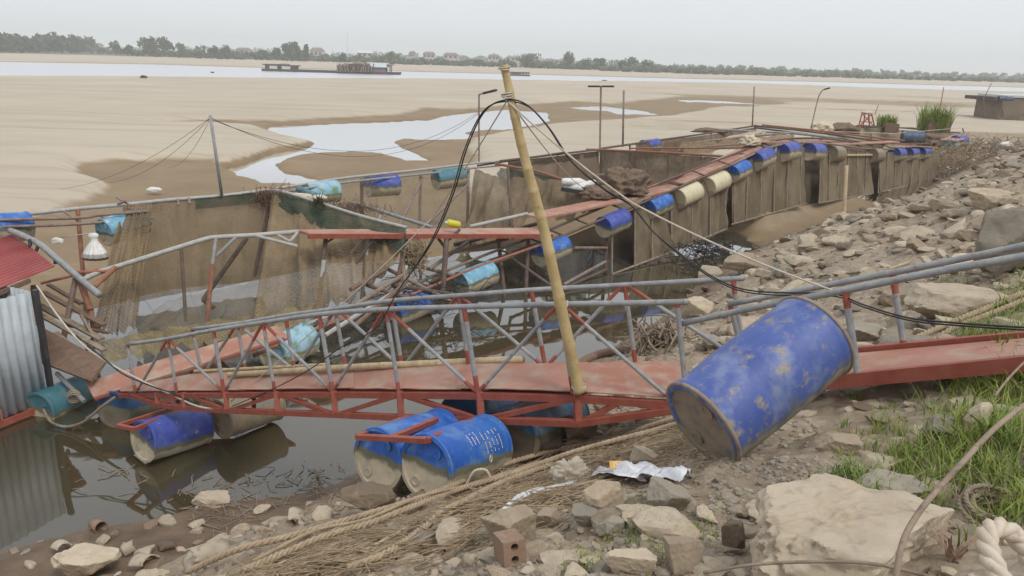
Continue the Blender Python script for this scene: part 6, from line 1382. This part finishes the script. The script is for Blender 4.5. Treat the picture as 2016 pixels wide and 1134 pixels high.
for x in (1027, 1033, 1038): boatbox(rt, 'window', x - 1.2, x + 1.2, 147, 144, dH - 2.05, .1, 'palesheet')
dK = (H(1198, 161, 0) - CAM).dot(_F); rt = root('low_barge', H(1198, 161, -.1), 'low dark barge just above the two-headed lamp', 'boat'); boatbox(rt, 'hull', 1180, 1215, 161.5, 160, dK, 4, 'boatwood', .05); boatbox(rt, 'cabin', 1186, 1194, 160.2, 157.6, dK, 2, 'boatwood')
rt = root('small_buoy', H(418, 143.5, -.1), 'small dark buoy on the river', 'buoy'); dU = (H(418, 143.5, 0) - CAM).dot(_F); boatbox(rt, 'float', 415.5, 421, 143.6, 141.2, dU, .8, 'boatwood', .2)
# stranded net pen on the sand at the right
dR = 88; rt = root('stranded_pen', G(1960, 226, 140), 'dark stranded net pen standing on the sand far right', 'pen')
def pb(name, x0, x1, yb, yt, wid, mat, o=0): return boatbox(rt, name, x0, x1, yb, yt, dR + o, wid, mat)
M['penwall'] = weathered('silted_pen_wall', (.155, .12, .09), (.22, .175, .13), .5, .95, (.10, .08, .06), 1.2, bstr=.3, bscale=4, bdist=.1)
pb('net_wall', 1940, 2070, 236, 194, 5, 'penwall'); pb('roof_rail', 1928, 2075, 196, 191, 6, 'boatwood'); pb('roof_sheet', 1950, 2075, 190.6, 187, 5, 'palesheet')
for x in (1938, 1975): obj(MB().tube([P(x, 230, dR - 2.8), P(x - 2, 190, dR - 2.8)], .07, 5), 'post', M['darkpipe'], rt)
for i, x in enumerate((1973, 1985)): drum(P(x - 6, 194 + i, dR - 2.9), P(x + 7, 194 + i, dR - 2.9), 'd_grey', ['grey drum, left of two at the stranded pen', 'grey drum, right of two at the stranded pen'][i], 'drums on the stranded pen', 1.0, bungs=False)
pole('thin_pole', [P(1939, 190, dR), P(1952, 164, dR)], .05, 'greywood', 'slanting pole on the stranded pen')
# reeds and rags where pens meet the bank, far end
clump('reed_debris', P(1880, 325, 42), (1.0, 1.2, .5), 420, 'straw', 'dry reed and rag debris heaped at the far end of the pens', 'debris', 1.3, .014, .8, 'stuff')
clump('reed_debris', G(1960, 305, 80) + Z_ * .3, (2.2, 2.0, .3), 420, 'greywood', 'driftwood and weed heap on the far bank', 'debris', 1.5, .018, .5, 'stuff')
heap('white_rag', G(1978, 300, 80) + Z_ * .35, (.35, .2, .22), 'white', 'white plastic rag on the driftwood heap', 'rag', 21, 3, .5)
heap('plastic_scrap', H(303, 374, .25), (.28, .14, .10), 'white', 'white scrap lying on the wet sand behind the pens', 'plastic', 22, 3, .4)
heap('sand_bird', H(283, 152, .6), (.7, .3, .35), 'ink', 'small dark snag at the river edge', 'snag', 23, 2, .4)
